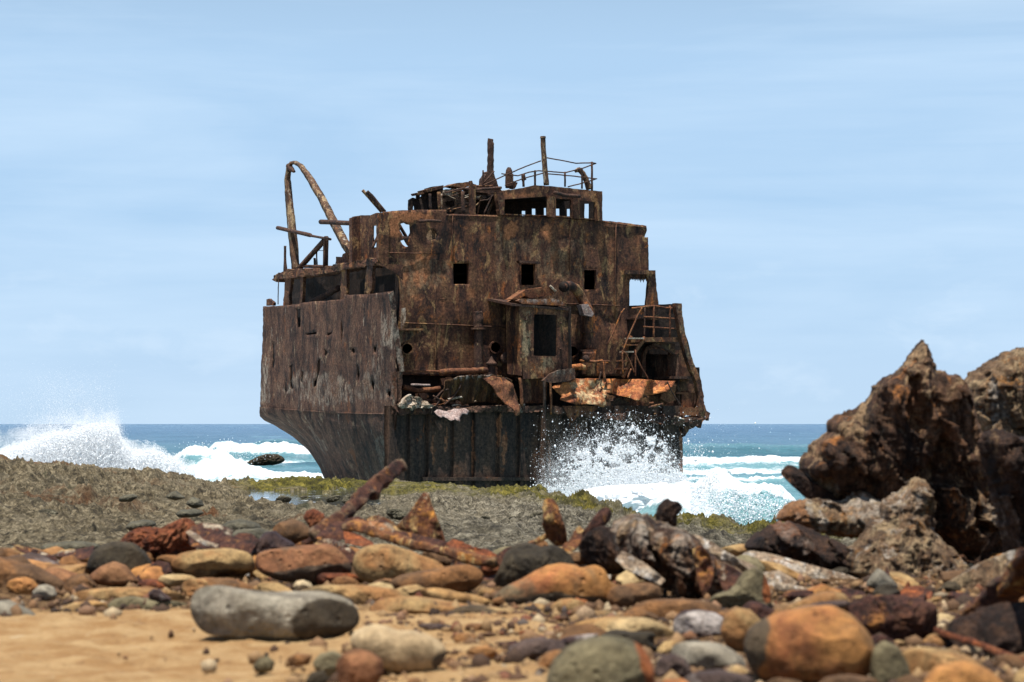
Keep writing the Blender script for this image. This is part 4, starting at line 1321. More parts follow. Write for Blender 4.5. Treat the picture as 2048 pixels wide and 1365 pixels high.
    plate('wheelhouse_back', [(960, 392), (1080, 388), (1200, 392), (1203, 444), (960, 440)], Fp, FN, black,
          holes=[rect(1044, 422, 1053, 436), rect(1064, 417.5, 1073, 436), rect(1088, 416, 1099, 437), rect(1112, 417.5, 1121, 437), rect(1134, 418, 1142, 438), rect(1169, 408, 1180, 443)], off=4.2, thick=.1, grid=14, amp=.25, dent=.01, hamp=.2)
    v, f, _ = plate_mesh([(1003, 388), (1204, 388), (1204, 391), (1003, 391)], Fp, FN, 2.9, grid=400, amp=0, dent=0, off=1.45)
    solid('wheelhouse_roof', (v, f), black, wh, False)
    tubeF('canopy_lip', [(1108, 385), (1130, 391), (1160, 393)], .06, 1.15, wh, beamm)
    plate('wheelhouse_post', [(1196, 383), (1205, 384), (1205, 443), (1196, 442)], Fp, FN, house, wh, off=1.2, thick=.3, grid=8, amp=.5)
    plate('wheelhouse_post', [(1098, 391), (1110, 394), (1111, 436), (1099, 434)], Fp, FN, house, wh, off=1.25, thick=.25, grid=8, amp=.4, pales=[(.8, rect(1098, 394, 1101, 434))])
    plate('wheelhouse_post', [(1146, 396), (1158, 398), (1158, 438), (1148, 437)], Fp, FN, house, wh, off=1.25, thick=.25, grid=8, amp=.4)
    plate('wheelhouse_post', [(994, 384), (1008, 386), (1008, 430), (1000, 430)], Fp, FN, house, wh, off=1.25, thick=.25, grid=8, amp=.6, pales=[(.8, rect(1000, 398, 1007, 430))])
    # collapsed port half of the wheelhouse
    plate('ruined_wall', [(820, 400), (828, 396), (836, 398), (836, 386), (850, 385), (852, 396), (853, 377), (872, 373), (887, 371), (888, 388), (905, 392), (905, 424), (893, 424), (880, 420), (820, 420)], Fp, FN, black,
          off=3.2, thick=.1, grid=6, amp=1.2, dent=.08, seed=71, holes=[rect(828, 412, 832, 419), [(842, 390), (847, 390), (846, 394), (842, 394)]])
    plate('ruined_wall', [(888, 396), (940, 382), (1000, 380), (1002, 432), (888, 430)], Fp, FN, black, off=3.6, thick=.1, grid=6, amp=1.5, dent=.08, seed=72)
    plate('roof_scrap', [(898, 372), (915, 366), (940, 364), (945, 372), (930, 376), (910, 374)], Fp, FN, house, off=2.4, thick=.6, grid=5, amp=1.2, dent=.05, seed=73)
    plate('roof_scrap', [(852, 380), (886, 371), (888, 376), (855, 385)], Fp, FN, house, off=2.8, thick=.7, grid=5, amp=.6, seed=74)
    plate('roof_scrap', [(834, 386), (848, 384), (849, 388), (836, 390)], Fp, FN, house, off=2.8, thick=.5, grid=5, amp=.8, seed=75)
    plate('roof_scrap', [(938, 376), (1000, 374), (1004, 386), (985, 388), (950, 384)], Fp, FN, beamm, off=1.8, thick=.6, grid=5, amp=1.6, dent=.05, seed=76)
    plate('roof_scrap', [(888, 380), (915, 378), (932, 384), (918, 392), (893, 392)], Fp, FN, crust, off=2.7, thick=.1, grid=5, amp=2, dent=.05, seed=77)
    plate('ruin_post', [(941, 362), (944, 362), (946, 368), (952, 370), (951, 429), (942, 428)], Fp, FN, house, off=1.5, thick=.16, grid=6, amp=.8, seed=78)
    for i, (p, r_) in enumerate([([(860, 388), (861, 420)], .05), ([(877, 385), (879, 420)], .06), ([(882, 388), (884, 421)], .05), ([(925, 384), (927, 428)], .07), ([(955, 430), (963, 380)], .03), ([(975, 430), (993, 386)], .05),
                                 ([(968, 428), (985, 390)], .03), ([(930, 395), (945, 410), (905, 420)], .03), ([(895, 420), (925, 408), (950, 412)], .03), ([(890, 386), (925, 377), (948, 382)], .03), ([(940, 395), (952, 376), (985, 372)], .03),
                                 ([(910, 395), (912, 412), (900, 425)], .04), ([(948, 380), (1003, 376)], .05), ([(905, 386), (950, 372), (1000, 378)], .03), ([(953, 384), (966, 398), (952, 412)], .025), ([(990, 388), (975, 400), (960, 402)], .025)]):
        tubeF('ruin_strut', p, r_, [1.6, 2.2, 2.6][i % 3], None, [beamm, house, davm][i % 3], rough=.02, seed=i)
    for i in range(26):
        x = rng.uniform(892, 1000)
        y = rng.uniform(374, 398)
        a = rng.uniform(-1, 1)
        l = rng.uniform(8, 26)
        tubeF('loose_wire', [(x, y), (x + l * .5, y + a * 4 + 1), (x + l, y + a * 9)], rng.uniform(.01, .02), rng.uniform(1.5, 2.8), None, [crust, beamm][i % 2], rough=.01, seed=i, seg=5)
    # masts, stubs, rails
    ms = tubeF('mast', [(981, 376), (981, 345), (981, 310), (981, 288), (981, 278)], [.13, .115, .11, .115, .085], 2.4, None, beamm, rough=.035, seg=12)
    plate('mast_foot', [(964, 378), (967, 358), (976, 343), (986, 343), (992, 358), (1000, 380)], Fp, FN, beamm, ms, off=2.2, thick=.3, grid=5, amp=1, seed=81)
    tubeF('mast_stay', [(966, 372), (966, 341)], .03, 2.1, ms, beamm)
    tubeF('mast_stay', [(968, 366), (988, 343)], .03, 2.0, ms, beamm)
    tubeF('mast_stay', [(965, 346), (975, 347)], .02, 2.1, ms, beamm)
    m2 = tubeF('mast', [(1093, 371), (1090, 340), (1087, 300), (1086, 276)], [.10, .095, .09, .085], 1.7, None, davm, rough=.015, seg=12)
    tubeF('mast_cap', [(1086, 277), (1086, 273)], [.11, .10], 1.7, m2, davm)
    tubeF('vent_stub', [(1018, 377), (1018, 350), (1018, 340), (1018, 335)], [.13, .13, .11, .05], 2.1, None, beamm, rough=.02, seg=12)
    plate('vent_scrap', [(1024, 378), (1026, 362), (1036, 366), (1030, 378)], Fp, FN, beamm, off=2.2, thick=.2, grid=5, amp=1, seed=83)
    rl = tubeF('railing', [(1094, 316), (1122, 321), (1152, 327), (1184, 326), (1192, 327), (1165, 337), (1130, 346)], .022, 1.7, None, beamm, rough=.008)
    tubeF('rail_bar', [(1082, 322), (1052, 333), (1022, 346), (990, 360), (965, 372)], .022, 1.8, rl, beamm, rough=.008)
    tubeF('rail_bar', [(1003, 348), (1036, 352), (1058, 345), (1075, 342), (1096, 343), (1130, 346)], .022, 1.9, rl, beamm, rough=.008)
    tubeF('rail_bar', [(1010, 371), (1045, 358), (1085, 347), (1140, 352), (1194, 358), (1160, 368), (1136, 374)], .022, 1.7, rl, beamm, rough=.008)
    for (x, y0, y1, r_) in ((1184, 324, 381, .04), (1164, 336, 378, .035), (1130, 344, 374, .035), (1070, 341, 371, .04), (1047, 348, 374, .045), (1025, 348, 376, .03)):
        tubeF('rail_post', [(x, y1), (x, y0)], r_, 1.7, rl, beamm)
    plate('rail_scrap', [(1044, 348), (1050, 348), (1053, 360), (1045, 363)], Fp, FN, beamm, rl, off=1.7, thick=.05, grid=5, amp=.6)
    tubeF('bent_davit', [(1150, 343), (1158, 339), (1166, 347), (1173, 362), (1179, 379)], [.05, .09, .1, .1, .12], 2.1, None, davm, rough=.02)

    # ------------------------------------------------ cabin (companionway) on the break
    cab = plate('cabin', [(1039, 612), (1136, 618), (1140, 660), (1141, 745), (1120, 756), (1046, 758), (1041, 700)], Fp, FN, house,
                holes=[[(1068, 631), (1070, 629), (1112, 630), (1114, 632), (1114, 711), (1112, 713), (1069, 712), (1067, 710)]], off=-.2, thick=.07, grid=5.5, amp=.6, seed=91,
                pales=[(1, [(1042, 625), (1062, 622), (1062, 700), (1045, 720)]), (.8, [(1068, 718), (1112, 716), (1110, 735), (1075, 750)])], patches=[(.45, [(1078, 735), (1095, 738), (1085, 752), (1070, 745)]), (.35, rect(1078, 619, 1112, 626))], hamp=.3)
    q0 = Fp(1039, 612, -.2)
    solid('cabin_dark_box', rect_box(1046, 622, 1134, 750, .75, 1.3), black, cab, False)  # black box added behind the window so the opening looks dark
    # side walls, roof of the cabin
    plate('cabin_side', [(1011, 606), (1039, 612), (1041, 752), (1015, 748)], lambda x, y, o: Sp(x, y, o), SN, house, cab, off=float(np.dot(q0 - np.array([AX, AY, 0]), [UX, UY, 0])), thick=.05, grid=7, amp=.4)
    plate('cabin_side', [(1139, 614), (1141, 745), (1122, 740), (1122, 612)], lambda x, y, o: Sp(x, y, o), SN, black, cab, off=float(np.dot(Fp(1136, 618, -.2) - np.array([AX, AY, 0]), [UX, UY, 0])), thick=.05, grid=9, amp=0)
    r0, r1 = Fp(1022, 607, -.28), Fp(1137, 617, -.28)
    solid('cabin_roof', boxpts([r0, r1, r1 + np.array([0, 0, -.08]), r0 + np.array([0, 0, -.08])] + [p + FN * 1.75 + np.array([0, 0, .25]) for p in (r0, r1, r1 + np.array([0, 0, -.08]), r0 + np.array([0, 0, -.08]))]), beamm, cab, False)
    plate('roof_hatch', [(1036, 602), (1042, 599), (1110, 598), (1132, 607), (1130, 612), (1044, 608)], Fp, FN, dim, cab, off=-.3, thick=.9, grid=6, amp=.5, seed=94, pales=[(.6, rect(1040, 596, 1125, 604))])
    plate('hatch_lid', [(1022, 599), (1040, 588), (1052, 580), (1100, 573), (1110, 577), (1112, 586), (1104, 591), (1060, 596), (1050, 592), (1030, 600)], Fp, FN, dim, cab, off=-.1, thick=.5, grid=6, amp=.7, seed=95)
    tubeF('hatch_rim', [(1100, 572), (1106, 578), (1111, 583)], .045, -.15, cab, crust)
    for (x, y) in ((1122, 647), (1121, 698), (1057, 675), (1053, 640)):
        solid('bolt', sweep([Fp(x, y, -.2), Fp(x, y, -.3)], .035, 8), beamm, cab)
    plate('cabin_apron', [(1100, 748), (1118, 740), (1150, 737), (1151, 758), (1130, 764), (1100, 766), (1085, 762)], Fp, FN, hullm, off=-.45, thick=.1, grid=5, amp=.8, seed=96, pales=[(.6, rect(1095, 736, 1152, 748))])
    for i, (x0, y0, x1, y1, r_) in enumerate(((1040, 756, 1044, 812, .06), (1088, 756, 1090, 985, .05), (1030, 660, 1033, 745, .05), (1100, 762, 1102, 830, .04))):
        tubeF('drain_pipe', [(x0, y0), ((x0 + x1) / 2 + 1, (y0 + y1) / 2), (x1, y1)], r_, -.2 if i != 2 else .3, None, [dim, lowm, beamm, dim][i], rough=.02, seed=i)
    plate('under_cabin_plate', [(1044, 757), (1095, 757), (1092, 806), (1046, 808)], Fp, FN, dim, off=.5, thick=.05, grid=7, amp=1, seed=97)

    # ------------------------------------------------ pipes, valves
    gn = tubeF('vent_pipe', [(1128, 574, .7), (1138, 571, .75), (1150, 577, 1.1), (1160, 590, 1.25), (1168, 606, 1.2), (1176, 620, 1.1), (1180, 632, 1.1)], [.13, .16, .17, .17, .17, .18, .19], .9, None, house, seg=14, rough=.015)
    tubeF('pipe_mouth', [(1128, 574, .66), (1129, 574, .72)], [.19, .19], .7, gn, black, seg=14)
    plate('pipe_collar', [(1162, 610), (1176, 608), (1188, 628), (1184, 634), (1168, 630)], Fp, FN, pinkm, gn, off=.75, thick=.3, grid=5, amp=.4, seed=98)
    ps = tubeF('standpipe', [(1176, 626), (1176, 665), (1177, 700)], [.20, .2, .21], 1.1, None, house, seg=16, rough=.01)
    for y, r_ in ((665, .25), (702, .34)):
        solid('flange', sweep([Fp(1176, y + 2, 1.1), Fp(1176, y - 1.5, 1.1)], r_, 16), house, ps)
    tubeF('standpipe', [(1177, 704), (1178, 730), (1178, 752)], [.27, .27, .25], 1.0, None, house, seg=16, rough=.02)
    solid('valve', sweep([Fp(1172, 718, .75), Fp(1172, 718, .6)], .13, 12), beamm)
    tubeF('valve', [(1160, 722, .7), (1190, 724, .6), (1205, 722, .5)], .05, .6, None, dim)
    tubeF('stub_pipe', [(1144, 735, .6), (1160, 734, .4), (1170, 736, .35)], [.1, .12, .09], .5, None, bright, rough=.02, seg=10)
    hw = []
    ang = np.linspace(0, 2 * math.pi, 25)
    c = Fp(1209, 724, -.1)
    ringp = c + np.stack([np.cos(ang) * .20, np.sin(ang) * .20, np.sin(ang) * -.03], 1)
    wheel = solid('handwheel', sweep(ringp, .025, 8, sub=1), dim)
    for a in (0, math.pi / 2):
        solid('spoke', sweep([c + np.array([math.cos(a) * .2, math.sin(a) * .2, 0]), c - np.array([math.cos(a) * .2, math.sin(a) * .2, 0])], .016, 6), dim, wheel)
    solid('stem', sweep([c, c - np.array([0, 0, .7])], .045, 8, .01), dim, wheel)
    tubeF('stem_prop', [(1202, 744), (1198, 762)], .03, -.1, None, beamm)
    sp1 = tubeF('standpipe', [(957, 658), (957, 700), (957, 745)], .16, 1.1, None, beamm, seg=16, rough=.015)
    solid('flange', sweep([Fp(957, 660, 1.1), Fp(957, 656.5, 1.1)], .26, 16), beamm, sp1)
    tubeF('standpipe', [(957, 656), (957, 640), (956, 624)], [.17, .17, .15], 1.1, None, beamm, seg=14, rough=.06, seed=4)
    mv = tubeF('mushroom_vent', [(983, 752), (983, 736), (983, 730)], [.14, .13, .12], .9, None, beamm, seg=12)
    tubeF('vent_cap', [(983, 731), (983, 727), (983, 722), (983, 713)], [.19, .2, .1, .02], .9, mv, beamm, seg=14)
    sp_ = tubeF('stub_pipe', [(1012, 716, 1.3), (1020, 716, .9), (1032, 715, .55)], [.2, .13, .11], .8, None, beamm, seg=14)
    solid('flange', sweep([Fp(1012, 717, 1.0), Fp(1014, 717, .92)], .21, 14), beamm, sp_)
    solid('pipe_mouth', sweep([Fp(1032, 715, .56), Fp(1033, 715, .53)], .075, 12), black, sp_)
    # clutter in the gap under the deckhouse
    tubeF('broken_pipe', [(880, 746), (900, 743), (940, 742), (975, 741)], .10, .3, None, dim, rough=.03)
    tubeF('rail_bar', [(808, 742), (850, 743), (885, 744)], .04, .4, None, dim)
    tubeF('rail_bar', [(822, 770), (840, 770), (860, 771)], .035, .2, None, pinkm)
    tubeF('broken_pipe', [(806, 775), (835, 782), (880, 778)], .09, .9, None, dim, rough=.03)
    tubeF('cable', [(868, 800), (885, 782), (900, 778)], .03, .1, None, beamm)
    tubeF('cable', [(888, 810), (905, 796), (920, 775), (924, 762)], .025, 0, None, beamm)
    tubeF('cable', [(872, 812), (880, 800), (866, 792)], .03, 0, None, beamm)
    for i in range(44):
        x = rng.uniform(806, 1040) if i < 26 else rng.uniform(1190, 1395)
        y = rng.uniform(796, 818) if i < 26 else rng.uniform(790, 836)
        l = rng.uniform(10, 34)
        a = rng.uniform(-.35, .35)
        tubeF('scrap_bar', [(x, y), (x + l * .5, y + a * l * .5 + rng.uniform(-3, 3)), (x + l, y + a * l)], rng.uniform(.02, .055), rng.uniform(-.15, .9), None, [dim, beamm, house, crust][i % 4 if i % 5 else 0], rough=.03, seed=i, seg=6)
    for i in range(16):
        x = [rng.uniform(808, 1030), rng.uniform(1240, 1380)][i % 2]
        y = rng.uniform(752, 806)
        ww, hh = rng.uniform(10, 30), rng.uniform(8, 26)
        plate('scrap_plate', [(x, y), (x + ww * .6, y - 2), (x + ww, y + hh * .4), (x + ww * .8, y + hh), (x + ww * .2, y + hh * .8)], Fp, FN, [house, dim, beamm, lowm][i % 4], off=rng.uniform(.3, 1.6), thick=.05, grid=6, amp=2, seed=200 + i)

    # ------------------------------------------------ torn deck plates hanging over the break
    cosw = lambda x, y, w3: FN * (-.45 + .40 * np.clip((y - 748) / 60., 0, 1) ** .7 + .09 * np.sin(x / 3.6 + .6 * np.sin(y / 9)) + .05 * np.sin(x / 1.9))[:, None]
    plate('curled_plate', [(884, 762), (905, 754), (940, 751), (975, 750), (1000, 755), (1018, 765), (1028, 780), (1032, 800), (1029, 822), (1024, 834), (1018, 826), (1003, 808), (990, 806), (960, 806), (950, 801), (925, 812), (912, 800), (895, 808), (886, 795), (876, 800), (880, 780)], Fp, FN, curlm,
          off=.25, thick=.04, grid=3.5, amp=1.8, dent=.04, dscale=2, seed=101, warp=cosw, pales=[(.9, [(900, 750), (976, 747), (978, 756), (900, 760)]), (.5, [(1000, 755), (1010, 757), (996, 778), (990, 800), (986, 790)])], smooth=True)
    plate('curled_tip', [(968, 758), (984, 752), (1008, 757), (1022, 768), (1031, 786), (1031, 806), (1026, 830), (1018, 833), (1012, 820), (997, 806), (988, 793), (980, 775)], Fp, FN, dim, off=-.25, thick=.04, grid=4, amp=.8, dent=.08, dscale=2, seed=102,
          warp=lambda x, y, w3: FN * (-.25 * np.sin((x - 960) / 70 * 3) - .1 + .25 * np.clip((790 - y) / 40., -1, 1))[:, None], smooth=True)
    wv = lambda x, y, w3: FN * (-.55 * smooth01((815 - y) / 55.) + .30 * np.sin(x / 11. + y / 14.) * smooth01((x - 1195) / 30) + .05 * np.sin(x / 9 + y / 7))[:, None] * -1.0 - FN * .5
    plate('orange_plate', [(1103, 775), (1110, 770), (1145, 762), (1152, 758), (1180, 757), (1210, 758), (1260, 758), (1300, 760), (1345, 762), (1338, 772), (1325, 783), (1305, 790), (1290, 794), (1262, 800), (1250, 803), (1243, 796), (1233, 790), (1220, 786), (1206, 788), (1200, 798), (1203, 812), (1195, 815),
                             (1170, 809), (1140, 810), (1122, 806), (1110, 800), (1118, 792), (1108, 785)], Fp, FN, sunm, off=.1, thick=.05, grid=4.5, amp=.9, dent=.10, dscale=1.4, seed=103, warp=wv, smooth=True,
          pales=[(.85, [(1140, 764), (1205, 760), (1207, 785), (1200, 812), (1150, 808), (1138, 790)]), (.5, [(1225, 762), (1262, 762), (1250, 775), (1226, 776)])], patches=[(.6, [(1112, 770), (1140, 764), (1140, 788), (1120, 790)]), (.7, rect(1208, 766, 1232, 785)), (.5, rect(1262, 775, 1320, 800))])
    plate('hanging_plate', [(1126, 812), (1200, 812), (1190, 822), (1160, 830), (1146, 844), (1138, 836), (1130, 822)], Fp, FN, dim, off=-.15, thick=.05, grid=6, amp=1.4, seed=104)
    plate('salted_plate', [(864, 824), (872, 819), (890, 823), (905, 818), (930, 817), (935, 823), (928, 831), (918, 828), (908, 836), (905, 845), (898, 840), (890, 843), (880, 834), (872, 836), (866, 830)], Fp, FN, pinkm, off=-.35, thick=.04, grid=4, amp=.9, dent=.08, dscale=2.5, seed=105, smooth=True,
          warp=lambda x, y, w3: FN * (-.02 * (y - 817))[:, None])
    plate('salted_plate', [(868, 842), (878, 840), (888, 846), (886, 856), (880, 862), (874, 852)], Fp, FN, lowm, off=-.1, thick=.03, grid=4, amp=1.2, seed=106)
    plate('crusted_edge', [(797, 810), (806, 800), (812, 792), (822, 790), (836, 793), (848, 800), (862, 808), (875, 812), (860, 818), (840, 817), (826, 822), (818, 815), (806, 818)], Fp, FN, crust, off=-.25, thick=.2, grid=2.6, amp=2.6, dent=.16, dscale=5, seed=107)
    for i, (ol, mt, o_) in enumerate([([(1040, 760), (1060, 758), (1062, 800), (1050, 808), (1044, 790)], house, .2), ([(1330, 765), (1350, 768), (1352, 800), (1338, 806), (1322, 798)], dim, 0.1), ([(1268, 800), (1340, 785), (1358, 800), (1355, 826), (1300, 830), (1240, 822), (1205, 815), (1215, 790)], house, .5),
                                      ([(1190, 806), (1230, 796), (1262, 806), (1250, 830), (1200, 828)], lowm, .3)]):
        plate('torn_plate', ol, Fp, FN, mt, off=o_, thick=.05, grid=5, amp=1.6, dent=.06, seed=110 + i)
    plate('drum', [(1352, 784), (1392, 786), (1390, 790), (1388, 815), (1364, 815), (1364, 789), (1352, 788)], Fp, FN, dim, off=.2, thick=.5, grid=7, amp=.5, seed=121)
    plate('deck_box', [(1364, 815), (1398, 817), (1397, 832), (1364, 831)], Fp, FN, dim, off=.0, thick=.6, grid=7, amp=.8, seed=122)
    tubeF('rod', [(1334, 763), (1346, 788), (1362, 812)], .025, -.4, None, beamm)
    # hanging fringe, starboard corner
    plate('torn_corner', [(1366, 838), (1385, 832), (1402, 800), (1410, 808), (1414, 822), (1421, 826), (1417, 836), (1416, 842), (1412, 836), (1404, 842), (1400, 856), (1394, 852), (1386, 857), (1378, 860), (1371, 872), (1366, 874)], Fp, FN, house, off=.1, thick=.2, grid=4, amp=1.4, dent=.06, seed=123)
    for i in range(16):
        x = rng.uniform(1100, 1405)
        y = 832 + rng.uniform(-2, 6)
        tubeF('rust_icicle', [(x, y - 4), (x + rng.uniform(-1, 1), y + rng.uniform(4, 14))], [.05, .008], rng.uniform(-.1, .2), None, house, rough=.03, seed=i, seg=6)
    for i in range(13):
        x = 1259 + i * 2.8
        tubeF('rust_icicle', [(x, 556), (x, 558 + rng.uniform(2, 8))], [.04, .008], 1.5, None, house, seg=5)

    # ------------------------------------------------ starboard stairs, rail and bulwark
    plate('starboard_wall', [(1256, 612), (1300, 610), (1352, 608), (1368, 660), (1392, 740), (1404, 800), (1404, 832), (1256, 815)], Fp, FN, black, off=1.75, thick=.08, grid=8, amp=.4, dent=.05,
          holes=[[(1290, 752), (1291, 705), (1297, 697), (1308, 693), (1340, 700), (1344, 715), (1345, 755)]], seed=131, hamp=.3)
    plate('door_surround', [(1283, 755), (1286, 708), (1293, 694), (1306, 689), (1342, 696), (1349, 712), (1350, 757), (1345, 757), (1343, 716), (1338, 703), (1308, 697), (1297, 701), (1292, 712), (1291, 755)], Fp, FN, house, off=1.62, thick=.12, grid=6, amp=.4, seed=132)
    plate('doorway_shade_plate', rect(1284, 688, 1352, 760), Fp, FN, black, off=2.6, thick=.05, grid=20, amp=0)  # near-black plate standing for the shade inside the doorway
    plate('side_column', [(1349, 700), (1372, 700), (1385, 735), (1392, 760), (1352, 758)], Fp, FN, house, off=1.0, thick=.1, grid=7, amp=.6, seed=133, patches=[(.35, rect(1368, 700, 1380, 740))])
    plate('side_column', [(1352, 762), (1392, 762), (1402, 800), (1404, 834), (1354, 820)], Fp, FN, house, off=1.0, thick=.1, grid=7, amp=.6, seed=134)
    plate('knee_plate', [(1306, 685), (1350, 688), (1350, 712), (1335, 704)], Fp, FN, house, off=.7, thick=.06, grid=7, amp=.4, seed=135, pales=[(.4, rect(1325, 688, 1345, 705))])
    tubeF('knee_bar', [(1306, 686), (1330, 699), (1350, 710)], .035, .65, None, beamm)
    solid('landing', rect_box(1290, 675, 1362, 684, .3, 1.8), house, None, False)
    solid('ledge', rect_box(1350, 753, 1400, 758, .1, 1.5), beamm, None, False)
    r2 = tubeF('railing', [(1264, 617), (1278, 616), (1290, 614), (1308, 612), (1330, 616), (1352, 617)], .035, .35, None, dim, rough=.01)
    tubeF('rail_bar', [(1288, 634), (1320, 636), (1352, 638)], .03, .35, r2, dim)
    tubeF('rail_bar', [(1287, 654), (1320, 656), (1360, 659)], .03, .35, r2, dim)
    for x in (1307.5, 1340):
        tubeF('rail_post', [(x, 612), (x, 678)], .04, .35, r2, dim)
    tubeF('rail_post', [(1290, 614), (1289, 678)], .03, .6, r2, beamm)
    tubeF('wall_rail', [(1249, 618), (1243, 625), (1228, 662), (1215, 690)], .028, .9, None, dim)
    ld = tubeF('ladder', [(1290, 676), (1272, 700), (1258, 730), (1245, 755)], .045, .35, None, dim, flat=(.08, .14))
    tubeF('stringer', [(1262, 672), (1252, 700), (1243, 725), (1235, 748)], .045, .5, ld, dim, flat=(.06, .12))
    tubeF('handrail', [(1284, 616), (1276, 630), (1262, 662), (1246, 702)], .03, .3, ld, dim)
    for i, (x0, x1, y) in enumerate(((1258, 1288, 677), (1252, 1276, 690), (1247, 1268, 704), (1241, 1262, 722), (1237, 1255, 738))):
        solid('step', rect_box(x0, y - 1.4, x1, y + 1.4, .25, .55), [dim, crust][i % 2 == 0 and i < 3], ld, False)
    for p in ([(1244, 702), (1252, 708), (1262, 728), (1268, 745)], [(1270, 708), (1282, 734), (1296, 758)], [(1245, 702), (1246, 750)], [(1271, 700), (1271, 752)], [(1262, 738), (1255, 757)]):
        tubeF('ladder_brace', p, .03, .25, ld, dim)
    bw = plate('starboard_bulwark', [(1351, 607), (1363, 608), (1366, 640), (1370, 665), (1378, 697), (1387, 725), (1398, 750), (1403, 762), (1407, 790), (1408, 806), (1404, 836), (1396, 834), (1398, 790), (1392, 762), (1380, 735), (1370, 705), (1360, 665), (1356, 640)],
               Fp, FN, house, off=.0, thick=.22, grid=4.5, amp=.8, dent=.04, seed=141, pales=[(.55, [(1356, 607), (1364, 607), (1370, 660), (1390, 725), (1404, 760), (1396, 760), (1376, 715), (1362, 660)])],
               patches=[(.5, [(1362, 655), (1370, 660), (1378, 700), (1370, 690)]), (.45, [(1384, 725), (1392, 735), (1404, 762), (1394, 760)])])
    plate('wing_post', [(1290, 545), (1310, 542), (1313, 580), (1318, 612), (1293, 616), (1296, 590), (1298, 562)], Fp, FN, house, off=1.35, thick=.15, grid=6, amp=.5, seed=142)
    solid('wing_beam', rect_box(1250, 541, 1311, 549, 1.3, 1.6), house, None, False)
# ================================================================ stones and scrap on the beach
def baseY(by):
    return 2900.0 / (by - HY)


ST = {}


def stone_mats():
    ST['grey'] = stone('grey_stone', (.40, .35, .26), (.27, .24, .18), (.20, .17, .13), s=.8, tint=(.085, .062, .036), bump=.015)
    ST['tan'] = stone('tan_stone', (.46, .30, .125), (.40, .19, .065), (.20, .15, .08), s=1, tint=(.12, .08, .04))
    ST['yellow'] = stone('yellow_stone', (.60, .43, .21), (.50, .28, .10), (.40, .24, .10), s=.9, spot_t=.68)
    ST['cream'] = stone('cream_stone', (.66, .52, .32), (.58, .42, .23), (.42, .27, .13), s=.7, spot_t=.7, tint=(.12, .09, .06))
    ST['orange'] = stone('orange_stone', (.52, .24, .07), (.43, .155, .055), (.21, .15, .08), spot=(.05, .035, .02), s=.8, spot_t=.66, tint=(.13, .09, .05))
    ST['brown'] = stone('brown_stone', (.17, .09, .04), (.33, .15, .05), (.11, .07, .035), s=1, spot_t=.6)
    ST['dark'] = stone('dark_stone', (.055, .042, .025), (.095, .07, .038), (.13, .085, .045), s=1.1, bump=.02)
    ST['red'] = stone('red_stone', (.29, .12, .05), (.38, .185, .08), (.15, .085, .04), s=.9, spot_t=.64, tint=(.10, .065, .04))
    ST['olive'] = stone('olive_stone', (.22, .18, .095), (.30, .25, .14), (.13, .11, .06), s=1.0, spot_t=.6, tint=(.42, .13, .035), bump=.02)
    ST['purple'] = stone('purple_stone', (.10, .062, .05), (.17, .11, .085), (.42, .34, .30), s=1.3, c3_t=.57, rough=.6, bump=.02)
    ST['slab'] = stone('shelf_stone', (.12, .11, .075), (.20, .18, .12), (.30, .27, .18), s=1, bump=.03)
    ST['magpie'] = stone('mottled_stone', (.055, .030, .030), (.14, .075, .055), (.62, .54, .48), s=1.5, c3_t=.50, rough=.55, tint=(.5, .3, .1), bump=.02)
    ST['crag'] = rust('crusted_iron', vert=.45, dark=(.020, .012, .009), mid=(.09, .042, .022), brown=(.24, .13, .07), orange=(.44, .17, .045), tan=(.40, .26, .14), pale=(.54, .45, .35), tan_t=.535, or_t=.565, pale_t=.62, s=3.6, bump=.05, edge=.6)
    ST['crag_tan'] = rust('crusted_tan', vert=.6, dark=(.05, .028, .018), mid=(.25, .145, .075), brown=(.43, .30, .18), orange=(.46, .21, .06), tan=(.48, .34, .19), pale=(.60, .53, .44), tan_t=.51, or_t=.54, pale_t=.57, s=4.0, bump=.06, edge=.6)
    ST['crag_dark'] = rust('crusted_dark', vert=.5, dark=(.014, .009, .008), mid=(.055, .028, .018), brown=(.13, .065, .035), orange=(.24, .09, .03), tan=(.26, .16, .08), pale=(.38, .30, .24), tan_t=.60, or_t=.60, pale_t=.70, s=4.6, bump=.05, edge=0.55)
    ST['crag_pale'] = rust('crusted_pale', vert=.8, dark=(.16, .09, .05), mid=(.45, .33, .22), brown=(.58, .48, .36), orange=(.45, .20, .08), tan=(.55, .40, .24), pale=(.68, .62, .54), tan_t=.56, or_t=.60, pale_t=.52, s=4.5, bump=.025)
    ST['iron'] = rust('scaled_iron', vert=1, dark=(.028, .014, .012), mid=(.085, .032, .022), brown=(.15, .06, .03), orange=(.52, .22, .06), tan=(.48, .30, .12), pale=(.55, .45, .32), tan_t=.60, or_t=.57, pale_t=.68, s=6, bump=.02, edge=0.5)
    ST['iron_orange'] = rust('orange_iron', vert=.8, dark=(.05, .02, .014), mid=(.16, .055, .025), brown=(.30, .12, .04), orange=(.58, .25, .05), tan=(.58, .38, .15), pale=(.60, .48, .32), tan_t=.54, or_t=.52, pale_t=.66, s=7, bump=.02, edge=0.4)  # variant of the scaled iron with more orange and tan
    ST['scoria'] = rust('red_scoria', vert=1, dark=(.08, .026, .014), mid=(.26, .075, .03), brown=(.36, .13, .05), orange=(.42, .12, .035), tan=(.36, .17, .08), pale=(.3, .2, .15), tan_t=.64, or_t=.55, pale_t=.74, s=5, bump=.03)


rocks = []


